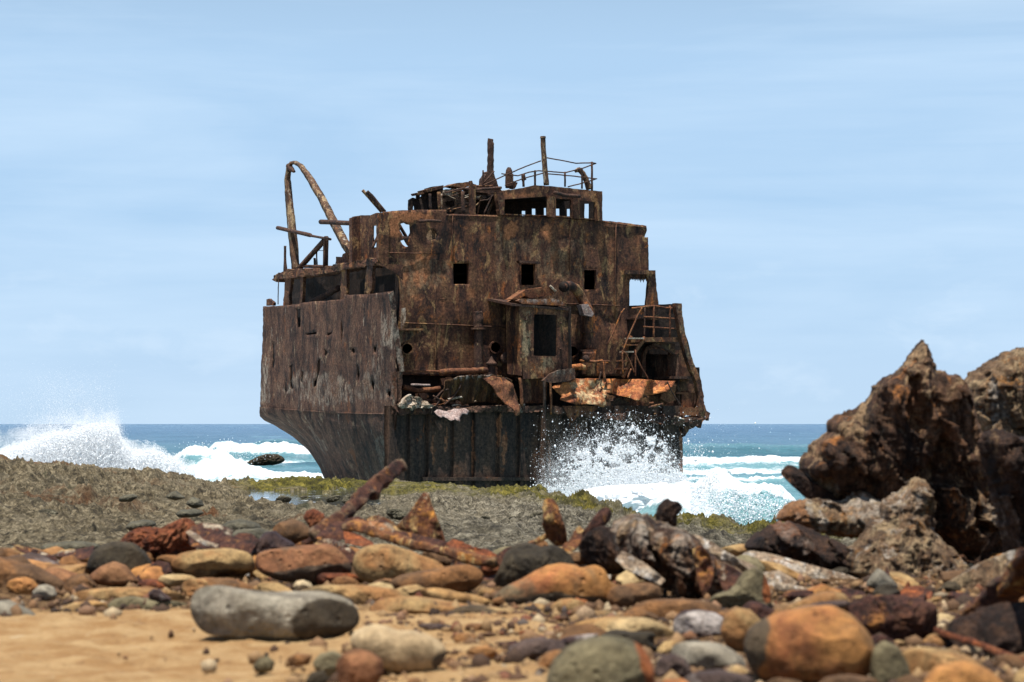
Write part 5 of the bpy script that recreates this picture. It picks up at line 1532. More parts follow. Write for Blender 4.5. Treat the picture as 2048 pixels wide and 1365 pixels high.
def rock(name, ol, mat, label, cat=None, base=None, Y=None, depth=None, seed=None, amp=.05, ridged=False, tint=None, n=(110, 56), group=None, **k):
    ol = np.array(ol, float)
    by = base if base is not None else ol[:, 1].max()
    Yv = Y if Y is not None else baseY(by)
    wpx = ol[:, 0].max() - ol[:, 0].min()
    hpx = ol[:, 1].max() - ol[:, 1].min()
    dp = depth if depth is not None else .42 * min(wpx, hpx * 1.9) * Yv / F
    rock.i += 1
    me, c = star_mesh(ol, Yv + dp * .5, dp, seed if seed is not None else rock.i * 13, amp=amp * (1.5 if ridged else 1.7) + .006, ridged=ridged, tint=tint, nphi=n[0], npsi=n[1], **k)
    rocks.append((label, ol[:, 0].mean(), ol[:, 1].mean(), wpx, Yv))
    pr = dict(label=label, category=cat or ('boulder' if wpx > 120 else 'stone'))
    if group:
        pr['group'] = group
    return link(name, me, ST[mat], loc=c, **pr)


rock.i = 0
G_ST = 'stones strewn along the beach'


def build_stones():
    S = lambda ol, mat, label, **k: rock('boulder' if (max(p[0] for p in ol) - min(p[0] for p in ol)) > 110 else 'stone', ol, mat, label, group=k.pop('group', G_ST), cuts=k.pop('cuts', 3), cutd=(.8, .97), **k)
    S([(380, 1215), (383, 1190), (400, 1175), (435, 1170), (507, 1181), (550, 1184), (587, 1185), (635, 1183), (683, 1192), (710, 1210), (723, 1240), (707, 1262), (667, 1276), (587, 1283), (534, 1280), (467, 1278), (415, 1268), (388, 1245)], 'grey',
      'long grey boulder on the sand with a dark brown rounded end', amp=.035, tint=lambda x, y, v: ((x - 655) / 68) ** 2 + ((y - 1240) / 46) ** 2 < 1, n=(160, 70), seed=31, power=.7)
    S([(699, 1289), (703, 1268), (718, 1258), (748, 1248), (774, 1254), (796, 1263), (828, 1262), (868, 1275), (895, 1297), (889, 1321), (868, 1343), (828, 1352), (788, 1348), (750, 1330), (715, 1312)], 'cream',
      'pale smooth pear-shaped stone lying on the open sand', amp=.012, big=.05, seed=5, cuts=0, tint=lambda x, y, v: ((x - 880) / 18) ** 2 + ((y - 1318) / 18) ** 2 < 1)
    S([(1090, 1400), (1094, 1350), (1107, 1318), (1134, 1294), (1174, 1278), (1214, 1272), (1254, 1277), (1285, 1294), (1304, 1325), (1316, 1400), (1200, 1440)], 'olive',
      'pitted olive grey rock with an orange right edge at the bottom of the view', Y=5.0, depth=.12, amp=.04, tint=lambda x, y, v: x > 1270 + (y - 1290) * .25, n=(130, 60))
    S([(1487, 1292), (1496, 1260), (1530, 1236), (1580, 1222), (1620, 1213), (1665, 1211), (1705, 1230), (1735, 1262), (1750, 1298), (1742, 1345), (1700, 1378), (1600, 1382), (1520, 1360), (1495, 1328)], 'orange',
      'big smooth orange boulder with dark pits and an olive left end', Y=5.5, amp=.02, big=.08, n=(150, 64), cuts=1, tint=lambda x, y, v: .8 * ((x < 1528 - .2 * (y - 1290)) | (y > 1352)))  # tint paints shade on the left end and the foot
    S([(1742, 1340), (1746, 1300), (1766, 1280), (1795, 1292), (1815, 1325), (1832, 1385), (1745, 1390)], 'olive', 'dark olive upright stone right of the big orange boulder', Y=5.45, amp=.02)
    S([(1798, 1325), (1806, 1303), (1835, 1295), (1900, 1300), (1950, 1318), (1978, 1345), (1992, 1390), (1850, 1400), (1810, 1360)], 'tan', 'tan rounded boulder behind the lowest orange brown stone', Y=5.6, amp=.02)
    S([(1840, 1380), (1870, 1335), (1930, 1322), (1980, 1340), (2020, 1380), (1990, 1430), (1860, 1430)], 'orange', 'orange brown stone lowest in the bottom right corner', Y=5.0, amp=.02)
    S([(1630, 1375), (1650, 1355), (1700, 1350), (1750, 1358), (1775, 1375), (1700, 1400)], 'brown', 'flat brown stone below the big orange boulder', Y=5.1, amp=.02)
    S([(984, 1203), (990, 1190), (1014, 1171), (1041, 1160), (1067, 1144), (1094, 1131), (1121, 1126), (1148, 1130), (1166, 1138), (1188, 1128), (1209, 1138), (1222, 1166), (1229, 1193), (1222, 1214), (1188, 1222), (1148, 1212), (1110, 1208), (1070, 1214), (1020, 1220), (995, 1216)], 'orange',
      'curved glossy brown stone, sausage shaped with a pale crest', Y=8.0, depth=.1, amp=.012, big=.03, n=(160, 60), seed=77, cuts=0, tint=lambda x, y, v: .9 * (y > 1180 + abs(x - 1110) * .15))  # tint paints the shaded underside dark
    S([(1098, 1228), (1104, 1208), (1120, 1199), (1143, 1196), (1165, 1203), (1178, 1220), (1165, 1238), (1120, 1240)], 'tan', 'small round tan stone under the curved brown stone', Y=7.7, amp=.02)
    S([(972, 1182), (985, 1166), (998, 1139), (1010, 1107), (1027, 1090), (1054, 1085), (1081, 1094), (1107, 1090), (1129, 1099), (1145, 1115), (1155, 1150), (1110, 1185), (1010, 1190)], 'dark', 'lumpy dark brown boulder behind the curved brown stone', Y=8.8, amp=.06, seed=3)
    S([(705, 1120), (713, 1103), (734, 1092), (761, 1088), (788, 1090), (812, 1099), (841, 1112), (868, 1120), (889, 1131), (895, 1155), (855, 1172), (761, 1174), (721, 1160), (706, 1140)], 'tan', 'mottled tan boulder, egg shaped at its left end', Y=8.75, amp=.03, seed=8)
    S([(765, 1178), (780, 1162), (800, 1150), (860, 1140), (905, 1131), (940, 1129), (962, 1140), (970, 1158), (950, 1180), (910, 1188), (860, 1186), (800, 1188)], 'brown', 'long brown stone lying against the mottled tan boulder', Y=8.35, amp=.025)
    S([(509, 1122), (515, 1106), (535, 1101), (571, 1095), (603, 1091), (627, 1091), (654, 1088), (673, 1095), (689, 1112), (704, 1131), (702, 1150), (681, 1163), (627, 1172), (587, 1167), (550, 1158), (515, 1144)], 'red', 'smooth reddish brown boulder with a saddle in its top', Y=8.9, amp=.025, seed=14,
      tint=lambda x, y, v: .75 * (y > 1132 - (x - 600) * .12), n=(140, 60))  # lower half tinted darker, standing for its shaded side
    S([(340, 1138), (345, 1118), (358, 1107), (401, 1100), (455, 1097), (495, 1104), (510, 1120), (508, 1144), (481, 1154), (401, 1157), (356, 1150)], 'tan', 'long tan boulder left of the reddish saddle boulder', Y=9.2, amp=.035, seed=16, tint=lambda x, y, v: .6 * (y > 1136))  # tint puts the shade of the lower half into the colour
    S([(172, 1136), (180, 1112), (196, 1094), (227, 1082), (267, 1087), (289, 1106), (304, 1128), (308, 1150), (289, 1162), (200, 1160)], 'dark', 'round dark brown boulder beside the red heap', Y=9.2, amp=.02, seed=18)
    S([(170, 1165), (180, 1150), (200, 1134), (227, 1123), (251, 1131), (267, 1150), (282, 1168), (230, 1176)], 'red', 'small rose red stone in front of the round dark boulder', Y=8.8, amp=.02)
    rock('boulder', [(235, 1090), (257, 1064), (281, 1055), (321, 1057), (342, 1047), (369, 1035), (388, 1043), (398, 1058), (400, 1090), (350, 1135), (300, 1140), (255, 1118)], 'scoria', 'rough rust red heap of scale behind the round dark boulder', 'scrap heap', Y=10.2, amp=.16, ridged=True, n=(170, 80), depth=.14)
    S([(12, 1176), (17, 1162), (32, 1157), (50, 1154), (67, 1160), (79, 1176), (67, 1196), (40, 1192)], 'orange', 'round orange stone at the left beside a smaller grey one', Y=8.4, amp=.02)
    S([(63, 1186), (78, 1171), (94, 1169), (109, 1176), (114, 1192), (95, 1202), (74, 1198)], 'grey', 'small grey brown stone right of the round orange one', Y=8.25, amp=.02)
    S([(-60, 1140), (-20, 1112), (0, 1113), (40, 1127), (67, 1130), (88, 1143), (120, 1158), (144, 1182), (120, 1200), (50, 1205), (-40, 1200)], 'brown', 'long olive brown ridge of rock at the left edge', Y=8.6, amp=.05, tint=lambda x, y, v: 0 * x, n=(130, 60))
    S([(80, 1148), (90, 1137), (115, 1135), (150, 1148), (175, 1160), (186, 1175), (150, 1186), (110, 1178)], 'red', 'sloping reddish stone behind the long ridge at the left', Y=9.0, amp=.03)
    S([(112, 1230), (125, 1214), (150, 1205), (187, 1201), (211, 1207), (219, 1222), (200, 1236), (130, 1238)], 'yellow', 'flat pale yellow stone half sunk in the sand at the left', Y=7.8, amp=.02)
    S([(-40, 1232), (-15, 1204), (16, 1200), (40, 1211), (62, 1222), (78, 1238), (50, 1250), (-20, 1252)], 'grey', 'grey green stone half buried at the left edge', Y=7.5, amp=.03)
    S([(210, 1222), (218, 1205), (232, 1197), (262, 1192), (310, 1200), (375, 1206), (382, 1222), (350, 1232), (230, 1234)], 'olive', 'low olive slab between the yellow stone and the grey boulder', Y=7.9, amp=.05, tint=lambda x, y, v: 0 * x)
    S([(130, 1205), (150, 1184), (200, 1177), (270, 1175), (340, 1180), (380, 1195), (370, 1210), (250, 1212), (160, 1212)], 'tan', 'low ledge of sandy brown rock behind the olive slab', Y=8.2, amp=.06)
    S([(296, 1186), (305, 1178), (320, 1178), (332, 1190), (345, 1200), (325, 1206), (300, 1204)], 'magpie', 'small purple and white stone behind the olive slab', Y=7.9, amp=.05)
    S([(314, 1162), (322, 1151), (347, 1149), (382, 1151), (395, 1158), (380, 1172), (330, 1174)], 'yellow', 'flat buff stone under the long tan boulder', Y=8.75, amp=.02)
    S([(355, 1180), (372, 1160), (420, 1155), (465, 1158), (505, 1172), (515, 1185), (470, 1196), (390, 1196)], 'brown', 'flat brown slab with a pale rim behind the grey boulder', Y=8.5, amp=.03, tint=lambda x, y, v: 0 * x)
    S([(590, 1188), (625, 1173), (660, 1170), (730, 1171), (790, 1179), (835, 1192), (810, 1215), (740, 1222), (660, 1215), (600, 1208)], 'tan', 'low tan ledge rising behind the brown end of the grey boulder', Y=8.0, amp=.05)
    S([(728, 1218), (745, 1203), (790, 1194), (830, 1193), (900, 1204), (960, 1213), (1050, 1222), (1110, 1232), (1130, 1246), (1050, 1254), (950, 1256), (850, 1248), (760, 1235)], 'tan', 'long low ridge of pitted tan rock running across the sand', Y=7.55, amp=.07, n=(190, 60), depth=.1, tint=lambda x, y, v: .85 * (y > 1222 + 14 * np.sin(x / 40.)))  # shade along the foot of the ridge is painted by the tint
    S([(832, 1190), (845, 1178), (868, 1175), (900, 1181), (950, 1191), (992, 1204), (985, 1220), (900, 1214)], 'yellow', 'narrow buff slab behind the long pitted ridge', Y=7.9, amp=.03)
    S([(955, 1185), (965, 1175), (985, 1178), (1000, 1190), (1005, 1206), (975, 1200)], 'tan', 'small buff stone at the left tip of the curved brown stone', Y=8.3, amp=.03)
    S([(1256, 1226), (1264, 1212), (1285, 1204), (1313, 1199), (1358, 1198), (1402, 1201), (1435, 1211), (1450, 1226), (1430, 1244), (1372, 1253), (1328, 1252), (1278, 1242)], 'brown', 'long oval brown stone below the mottled rust crag', Y=7.4, amp=.012, big=.05, tint=lambda x, y, v: 0 * x)
    S([(1125, 1266), (1150, 1247), (1200, 1236), (1260, 1234), (1300, 1238), (1335, 1252), (1356, 1272), (1345, 1288), (1290, 1293), (1200, 1282)], 'yellow', 'broad flat yellow slab behind the pitted olive rock', Y=6.8, amp=.03)
    S([(1345, 1252), (1350, 1234), (1366, 1222), (1396, 1219), (1432, 1226), (1452, 1240), (1455, 1265), (1440, 1285), (1402, 1292), (1365, 1284), (1348, 1268)], 'magpie', 'round stone blotched dark purple and white', Y=6.75, amp=.04, seed=23)
    S([(1440, 1262), (1447, 1234), (1458, 1222), (1476, 1215), (1500, 1220), (1525, 1243), (1534, 1272), (1520, 1300), (1480, 1312), (1450, 1290)], 'tan', 'upright buff stone between the blotched stone and the orange boulder', Y=6.3, amp=.02)
    S([(1340, 1305), (1350, 1288), (1380, 1283), (1420, 1284), (1450, 1292), (1488, 1316), (1497, 1345), (1460, 1365), (1391, 1345), (1355, 1325)], 'grey', 'grey brown stone in front of the blotched one', Y=5.9, amp=.025)
    S([(1308, 1345), (1318, 1315), (1345, 1306), (1372, 1318), (1385, 1345), (1365, 1370), (1320, 1370)], 'purple', 'dark purple stone right of the pitted olive rock', Y=5.6, amp=.05)
    S([(1355, 1370), (1385, 1345), (1440, 1340), (1500, 1352), (1520, 1380), (1440, 1400)], 'purple', 'flat purplish stone at the bottom edge left of the orange boulder', Y=5.2, amp=.05)
    S([(1310, 1380), (1330, 1360), (1365, 1358), (1400, 1380), (1350, 1400)], 'orange', 'small orange stone at the bottom edge', Y=5.05, amp=.03)
    S([(1416, 1205), (1425, 1190), (1455, 1184), (1473, 1168), (1485, 1146), (1510, 1134), (1530, 1148), (1540, 1180), (1541, 1212), (1515, 1228), (1461, 1228)], 'olive', 'craggy olive rock with a red edge at the foot of the mottled crag', Y=7.7, amp=.06, tint=lambda x, y, v: .8 * ((x > 1524) & (y < 1205)))
    S([(1212, 1198), (1222, 1174), (1260, 1168), (1300, 1166), (1322, 1174), (1324, 1196), (1300, 1212), (1265, 1222), (1225, 1220)], 'brown', 'square brown block right of the curved stone', Y=7.9, amp=.04)
    S([(1535, 1235), (1555, 1218), (1600, 1200), (1640, 1184), (1670, 1181), (1695, 1192), (1698, 1215), (1660, 1240), (1580, 1250)], 'tan', 'tan stone carrying a dark rusty flake behind the orange boulder', Y=6.6, amp=.02)
    S([(1540, 1240), (1580, 1222), (1640, 1206), (1700, 1200), (1712, 1208), (1660, 1222), (1600, 1238), (1560, 1246)], 'purple', 'dark flake of iron lying over the tan stone', Y=6.35, amp=.05, depth=.05)
    S([(995, 1292), (1005, 1284), (1033, 1281), (1040, 1296), (1030, 1312), (1006, 1308)], 'iron', 'small dark iron lump left of the purple grey stones', Y=6.4, amp=.06)
    S([(1012, 1314), (1020, 1292), (1045, 1280), (1085, 1275), (1121, 1282), (1138, 1298), (1120, 1318), (1070, 1326), (1035, 1328)], 'purple', 'purple grey stone behind the pitted olive rock', Y=6.1, amp=.06)
    S([(1100, 1290), (1130, 1275), (1165, 1270), (1200, 1268), (1195, 1282), (1150, 1292)], 'magpie', 'dark flat stone with white spots on the rim of the olive rock', Y=6.2, amp=.06)
    S([(1075, 1335), (1085, 1312), (1110, 1300), (1140, 1305), (1145, 1335), (1110, 1355)], 'brown', 'small brown stone left of the pitted olive rock', Y=5.8, amp=.03)
    S([(672, 1325), (688, 1305), (715, 1298), (745, 1305), (764, 1320), (768, 1345), (750, 1380), (690, 1390), (675, 1360)], 'red', 'red angular stone in front of the pear-shaped stone', Y=5.35, amp=.04)
    S([(625, 1325), (640, 1308), (665, 1302), (690, 1312), (695, 1340), (660, 1358), (632, 1345)], 'olive', 'greenish stone left of the red angular one', Y=5.6, amp=.06, tint=lambda x, y, v: 0 * x)
    S([(610, 1362), (622, 1345), (648, 1342), (660, 1360), (640, 1378), (615, 1376)], 'dark', 'small dark stone below the greenish one', Y=5.3, amp=.04)
    S([(505, 1335), (515, 1318), (535, 1312), (550, 1325), (545, 1342), (520, 1350)], 'olive', 'small grey olive stone alone in the sand near the bottom edge', Y=5.75, amp=.04, tint=lambda x, y, v: 0 * x)
    S([(572, 1318), (590, 1308), (625, 1310), (618, 1330), (585, 1332)], 'brown', 'small brown pebble left of the greenish stone', Y=5.85, amp=.05)
    S([(905, 1280), (912, 1268), (940, 1266), (955, 1276), (945, 1288), (915, 1290)], 'tan', 'small tan stone right of the pear-shaped stone', Y=6.6, amp=.04)
    S([(930, 1305), (945, 1292), (975, 1290), (995, 1302), (985, 1318), (945, 1318)], 'tan', 'low tan stone left of the dark iron lump', Y=6.2, amp=.05)
    S([(586, 1172), (592, 1163), (606, 1160), (622, 1166), (628, 1178), (612, 1186), (590, 1184)], 'cream', 'small white pitted stone on top of the grey boulder', Y=8.2, amp=.06)
    S([(662, 1165), (672, 1155), (690, 1152), (710, 1158), (722, 1170), (700, 1180), (668, 1178)], 'brown', 'small brown stone wedged behind the brown end of the grey boulder', Y=8.5, amp=.04)
    S([(832, 1252), (845, 1247), (905, 1250), (902, 1258), (850, 1260)], 'purple', 'thin blue black flake on the sand', Y=7.0, amp=.04, depth=.03)
    S([(1045, 1212), (1060, 1206), (1090, 1210), (1110, 1222), (1100, 1236), (1050, 1228)], 'tan', 'little tan stone below the middle of the curved brown stone', Y=7.75, amp=.03)
    S([(1180, 1232), (1195, 1222), (1225, 1222), (1255, 1232), (1240, 1246), (1190, 1246)], 'tan', 'low buff stone left of the long oval brown stone', Y=7.5, amp=.04)
    # second row: brown boulders and rusty plates along the crest
    S([(543, 1060), (558, 1045), (587, 1039), (609, 1047), (625, 1062), (637, 1078), (620, 1096), (574, 1094), (552, 1078)], 'brown', 'smooth reddish brown boulder beneath the leaning beam', Y=10.0, amp=.02, tint=lambda x, y, v: 0 * x)
    S([(606, 1035), (612, 1023), (627, 1017), (648, 1028), (656, 1045), (640, 1064), (619, 1056)], 'scoria', 'small dark red rock at the foot of the leaning beam', Y=10.4, amp=.08)
    S([(497, 1118), (510, 1088), (530, 1064), (550, 1062), (566, 1075), (587, 1086), (593, 1100), (550, 1112)], 'magpie', 'wet dark rock with a grey top behind the reddish boulder', Y=9.6, amp=.06)
    S([(-20, 1112), (0, 1095), (20, 1097), (42, 1108), (38, 1122), (0, 1124)], 'brown', 'brown lump at the left edge under the dark iron strip', Y=9.4, amp=.03)
    S([(112, 1132), (125, 1115), (145, 1110), (160, 1125), (180, 1128), (180, 1148), (125, 1146)], 'brown', 'brown stone under the dark iron strip at the left', Y=9.35, amp=.05)
    S([(960, 1130), (975, 1120), (998, 1122), (1000, 1145), (975, 1155), (962, 1148)], 'scoria', 'small rust red stone left of the lumpy dark boulder', Y=9.0, amp=.08)
    S([(1130, 1110), (1150, 1104), (1190, 1108), (1200, 1122), (1160, 1132), (1138, 1125)], 'brown', 'brown stone in the shade behind the curved stone', Y=9.0, amp=.05)
    S([(842, 1112), (850, 1100), (880, 1108), (905, 1122), (898, 1140), (860, 1128)], 'brown', 'small pitted stone between the tan boulder and the long girder', Y=9.3, amp=.05)
    # rocks standing on the coral ground
    for (ol, lb, Y_) in (([(75, 1098), (90, 1089), (125, 1084), (160, 1083), (205, 1090), (190, 1105), (90, 1106)], 'flat grey green slab on the coral ground behind the dark iron strip', 13.2),
                         ([(250, 1055), (262, 1044), (285, 1040), (305, 1042), (314, 1050), (290, 1060), (262, 1062)], 'small grey green slab behind the rust red heap', 17.),
                         ([(440, 1058), (452, 1044), (480, 1038), (512, 1046), (528, 1056), (500, 1066), (455, 1068)], 'dark green rock in the coral rubble left of the brown boulder', 15.),
                         ([(350, 1028), (362, 1020), (390, 1018), (410, 1026), (395, 1034), (360, 1036)], 'long grey green rock lying in the coral rubble', 20.),
                         ([(238, 996), (252, 990), (268, 988), (276, 994), (262, 1004), (240, 1004)], 'small blue black rock on the coral ground', 30.),
                         ([(330, 994), (342, 985), (352, 982), (360, 990), (372, 996), (350, 1002)], 'pair of dark points of rock on the coral ground', 30.),
                         ([(372, 1008), (385, 994), (402, 1000), (408, 1012), (390, 1018)], 'pointed grey rock on the coral ground', 24.),
                         ([(455, 1080), (470, 1060), (520, 1056), (560, 1070), (560, 1090), (480, 1096)], 'low green rock behind the dark plates', 13.)):
        rock('coral_rock', ol, 'slab', lb, 'rock', Y=Y_, amp=.10, depth=.22 if Y_ > 14 else .15, group='rocks on the coral ground')
    rock('reef_rock', [(488, 930), (500, 921), (520, 912), (535, 908), (555, 909), (566, 914), (570, 922), (560, 928), (530, 934)], 'dark', 'low black rock awash in the foam left of the wreck', 'rock', Y=148, depth=1.2, amp=.3, ridged=True, n=(160, 70))

    # ---------------------------------------------- crusted iron crags, right
    K = lambda ol, mat, label, **k: rock(k.pop('nm', 'iron_crag'), ol, mat, label, k.pop('cat', 'wreckage'), ridged=True, aniso=k.pop('aniso', .7), cuts=k.pop('cuts', 16), group='rusted wreckage on the beach', **k)
    def G(ol, mat, label, Y, relief, seed, nm='iron_crag', **k):
        me, c = crag_mesh(ol, Y, relief, seed, **k)
        a = np.array(ol, float)
        rocks.append((label, a[:, 0].mean(), a[:, 1].mean(), np.ptp(a[:, 0]), Y))
        return link(nm, me, ST[mat], loc=c, label=label, category='wreckage', group='rusted wreckage on the beach')
    G([(1594, 930), (1600, 912), (1610, 902), (1617, 888), (1640, 872), (1649, 862), (1651, 840), (1665, 832), (1688, 824), (1712, 812), (1730, 798), (1742, 772), (1760, 757), (1778, 750), (1799, 730), (1814, 704), (1826, 692), (1835, 682), (1846, 692), (1862, 722), (1870, 742), (1888, 748), (1908, 750), (1925, 768), (1938, 795), (1950, 838),
       (1962, 870), (1985, 930), (2000, 1040), (1950, 1120), (1850, 1085), (1780, 1020), (1700, 1015), (1640, 1000), (1606, 965)], 'crag', 'tall jagged crag of crusted iron with a single sharp peak', 10.6, 0.26, 41, lean=-0.1, drip=.38, core=30)
    G([(1928, 800), (1932, 765), (1945, 745), (1965, 733), (1982, 722), (2010, 705), (2048, 694), (2110, 688), (2160, 760), (2150, 940), (2020, 960), (1960, 920), (1940, 860)], 'crag_tan', 'pale brown crag rising behind the peaked one at the right edge', 11.6, 0.3, 43, lean=0.12, drip=.4)
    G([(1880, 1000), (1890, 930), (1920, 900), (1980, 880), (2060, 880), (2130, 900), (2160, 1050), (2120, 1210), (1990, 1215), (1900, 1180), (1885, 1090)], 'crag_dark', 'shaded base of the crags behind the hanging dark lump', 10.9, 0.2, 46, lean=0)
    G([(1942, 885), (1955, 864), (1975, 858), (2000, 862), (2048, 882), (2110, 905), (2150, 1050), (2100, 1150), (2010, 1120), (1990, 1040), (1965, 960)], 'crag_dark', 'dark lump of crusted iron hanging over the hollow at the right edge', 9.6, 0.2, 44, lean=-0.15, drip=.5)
    K([(1565, 944), (1573, 930), (1588, 929), (1602, 940), (1622, 960), (1660, 985), (1700, 1002), (1690, 1020), (1655, 1012), (1610, 996), (1580, 968)], 'crag_dark', 'stub of thick rusty pipe poking out left of the crag', Y=10.4, depth=.08, amp=.06, n=(130, 60), nm='pipe_stub', cat='pipe')
    G([(1700, 1145), (1700, 1120), (1704, 1098), (1728, 1082), (1742, 1062), (1748, 1046), (1776, 1042), (1774, 1022), (1785, 1002), (1808, 990), (1835, 974), (1852, 960), (1872, 962), (1888, 985), (1882, 1020), (1872, 1050), (1898, 1085), (1925, 1110), (1945, 1150), (1935, 1185), (1900, 1200), (1840, 1196), (1780, 1198), (1735, 1175)], 'crag_tan',
      'lumpy tan mass of crusted iron at the foot of the crag', 9.7, 0.26, 47, lean=0.3, pale_share=.45, drip=.7, core=26, lump=.3, rough=.2, grid=3.2)
    G([(1552, 1040), (1566, 1022), (1590, 1003), (1615, 1000), (1645, 998), (1690, 1005), (1720, 985), (1750, 990), (1778, 1010), (1780, 1040), (1745, 1070), (1700, 1080), (1650, 1070), (1600, 1056)], 'crag_tan', 'orange tan ledge under the stub of pipe', 10.2, 0.2, 48, lean=0.16, pale_share=.4, drip=.8, core=20, lump=.3, rough=.2, grid=3.2)
    G([(1492, 1094), (1505, 1078), (1530, 1062), (1560, 1046), (1590, 1046), (1625, 1058), (1660, 1075), (1700, 1095), (1720, 1120), (1700, 1150), (1640, 1150), (1580, 1125), (1530, 1118), (1500, 1110)], 'crag_dark', 'grey brown crusted lump left of the tan mass', 9.9, 0.18, 49, lean=0.14, drip=.8, core=20, lump=.3, rough=.2, grid=3.2)
    K([(1484, 1112), (1500, 1100), (1540, 1108), (1600, 1124), (1650, 1138), (1720, 1158), (1770, 1174), (1740, 1190), (1640, 1180), (1560, 1160), (1510, 1140)], 'crag_pale', 'flat pale sheet of scale sloping below the grey brown lump', Y=9.3, depth=.14, amp=.07, n=(200, 80), seed=50)
    K([(1510, 1165), (1525, 1145), (1560, 1142), (1590, 1160), (1625, 1195), (1640, 1212), (1590, 1222), (1535, 1212)], 'crag_pale', 'white and orange crusted lump right of the olive rock', Y=8.6, depth=.1, amp=.12, n=(160, 80), seed=51)
    K([(1600, 1200), (1640, 1178), (1700, 1180), (1760, 1180), (1830, 1186), (1880, 1200), (1890, 1230), (1800, 1235), (1680, 1230)], 'crag', 'low brown bank of rusty rubble below the tan mass', Y=8.4, depth=.2, amp=.12, n=(200, 80), seed=52)
    rock('stone', [(1731, 1172), (1742, 1152), (1755, 1137), (1768, 1143), (1785, 1158), (1797, 1172), (1790, 1184), (1755, 1182)], 'grey', 'little angular stone, half orange and half pale grey', Y=8.2, depth=.04, amp=.03, tint=lambda x, y, v: 0 * x)
    K([(1872, 1198), (1882, 1182), (1900, 1165), (1930, 1145), (1960, 1126), (2000, 1112), (2035, 1098), (2050, 1110), (2048, 1160), (2010, 1190), (1985, 1215), (1940, 1238), (1890, 1225)], 'crag_tan', 'tan wedge of layered rock leaning in the hollow at the right', Y=8.6, depth=.12, amp=.05, n=(180, 80), seed=53)
    K([(1640, 1225), (1660, 1208), (1700, 1198), (1760, 1190), (1810, 1192), (1845, 1200), (1876, 1212), (1878, 1250), (1868, 1290), (1850, 1318), (1780, 1320), (1730, 1290), (1690, 1250)], 'iron', 'dark blistered slab of iron behind the orange boulder', Y=6.6, depth=.12, amp=.09, n=(200, 90), seed=54, facet=.08)
    K([(1900, 1330), (1890, 1290), (1900, 1262), (1930, 1240), (2000, 1215), (2100, 1200), (2150, 1300), (2100, 1420), (1980, 1420)], 'crag_dark', 'dark rusty bank under the red rod in the bottom right corner', Y=6.3, depth=.15, amp=.1, n=(180, 80), seed=55)  # dark mass added to stand for the deep shadow in this corner
    # left of the crags
    G([(1222, 1062), (1232, 1045), (1248, 1036), (1278, 1030), (1298, 1031), (1316, 1043), (1343, 1052), (1375, 1063), (1396, 1078), (1412, 1098), (1440, 1122), (1476, 1137), (1492, 1150), (1480, 1172), (1450, 1195), (1417, 1204), (1372, 1198), (1328, 1178), (1278, 1158), (1248, 1135), (1232, 1098)], 'crag',
      'mottled crag of rust in orange, cream and black, middle of the scrap', 8.3, 0.16, 60, lean=0.12, pale_share=.4, cells=70, drip=.6, core=24, lump=.3, rough=.2, grid=3.2)
    K([(1310, 1034), (1316, 1012), (1328, 1000), (1336, 996), (1344, 1003), (1356, 1003), (1367, 1014), (1364, 1024), (1354, 1032), (1354, 1056), (1335, 1060), (1316, 1050)], 'crag_dark', 'small knob with two lobes on top of the mottled crag', Y=8.6, depth=.05, amp=.12, n=(130, 60), nm='iron_lump')
    K([(1084, 1052), (1087, 1025), (1086, 1008), (1094, 997), (1108, 998), (1117, 1015), (1124, 1036), (1132, 1058), (1136, 1092), (1112, 1094), (1095, 1078)], 'iron_orange', 'upright orange and brown fang of iron', Y=9.2, depth=.05, amp=.10, n=(130, 70), nm='iron_fang')
    K([(1140, 1090), (1150, 1074), (1172, 1056), (1188, 1034), (1202, 1018), (1215, 1013), (1225, 1022), (1222, 1040), (1200, 1062), (1170, 1090), (1150, 1100)], 'iron', 'slanting dark finger of iron right of the upright fang', Y=9.2, depth=.05, amp=.08, n=(130, 60), nm='iron_fang')
    K([(1158, 1095), (1166, 1074), (1182, 1060), (1203, 1052), (1224, 1056), (1246, 1075), (1262, 1110), (1270, 1150), (1200, 1150), (1165, 1125)], 'crag_dark', 'dark rounded iron lump with a pale rim left of the mottled crag', Y=8.9, depth=.1, amp=.07, n=(130, 60), seed=62)
    K([(1372, 1076), (1395, 1070), (1420, 1082), (1450, 1102), (1485, 1122), (1530, 1138), (1548, 1152), (1520, 1158), (1480, 1142), (1430, 1118), (1395, 1098)], 'crag_pale', 'pale ragged fin of scale behind the mottled crag', Y=8.7, depth=.05, amp=.08, n=(150, 60), seed=63)

    # ---------------------------------------------- plates, beams and rods on the crest
    def bar(name, a, b, w_, d_, Ya, Yb, mat, label, cat='beam', rough=.02, seed=0, n=24, taper=1.0):
        p0, p1 = P(a[0], a[1], Ya), P(b[0], b[1], Yb)
        q = p0 + (p1 - p0) * np.linspace(0, 1, n)[:, None]
        w3 = np.linspace(1, taper, n)
        tg = (p1 - p0) / np.linalg.norm(p1 - p0)
        s1 = np.cross(tg, [0, 1, 0])
        s1 /= np.linalg.norm(s1)
        s2 = np.cross(tg, s1)
        an = (np.arange(16) / 16 + 1 / 32) * 2 * math.pi
        c_, s_ = np.cos(an), np.sin(an)
        c_ = np.sign(c_) * np.abs(c_) ** .5
        s_ = np.sign(s_) * np.abs(s_) ** .5
        v = q[:, None] + s1 * (c_[None, :, None] * w_ / 2 * w3[:, None, None]) + s2 * (s_[None, :, None] * d_ / 2 * w3[:, None, None])
        v = v.reshape(-1, 3)
        v = np.vstack([v, q[0], q[-1]])
        v = v + rough * np.stack([fbm(v, 14, 4, seed + i, .6) for i in range(3)], 1)
        i = np.arange(16)
        fs = [grid_faces(n, 16, True), np.stack([np.full(16, n * 16), (i + 1) % 16, i], 1), np.stack([np.full(16, n * 16 + 1), (n - 1) * 16 + i, (n - 1) * 16 + (i + 1) % 16], 1)]
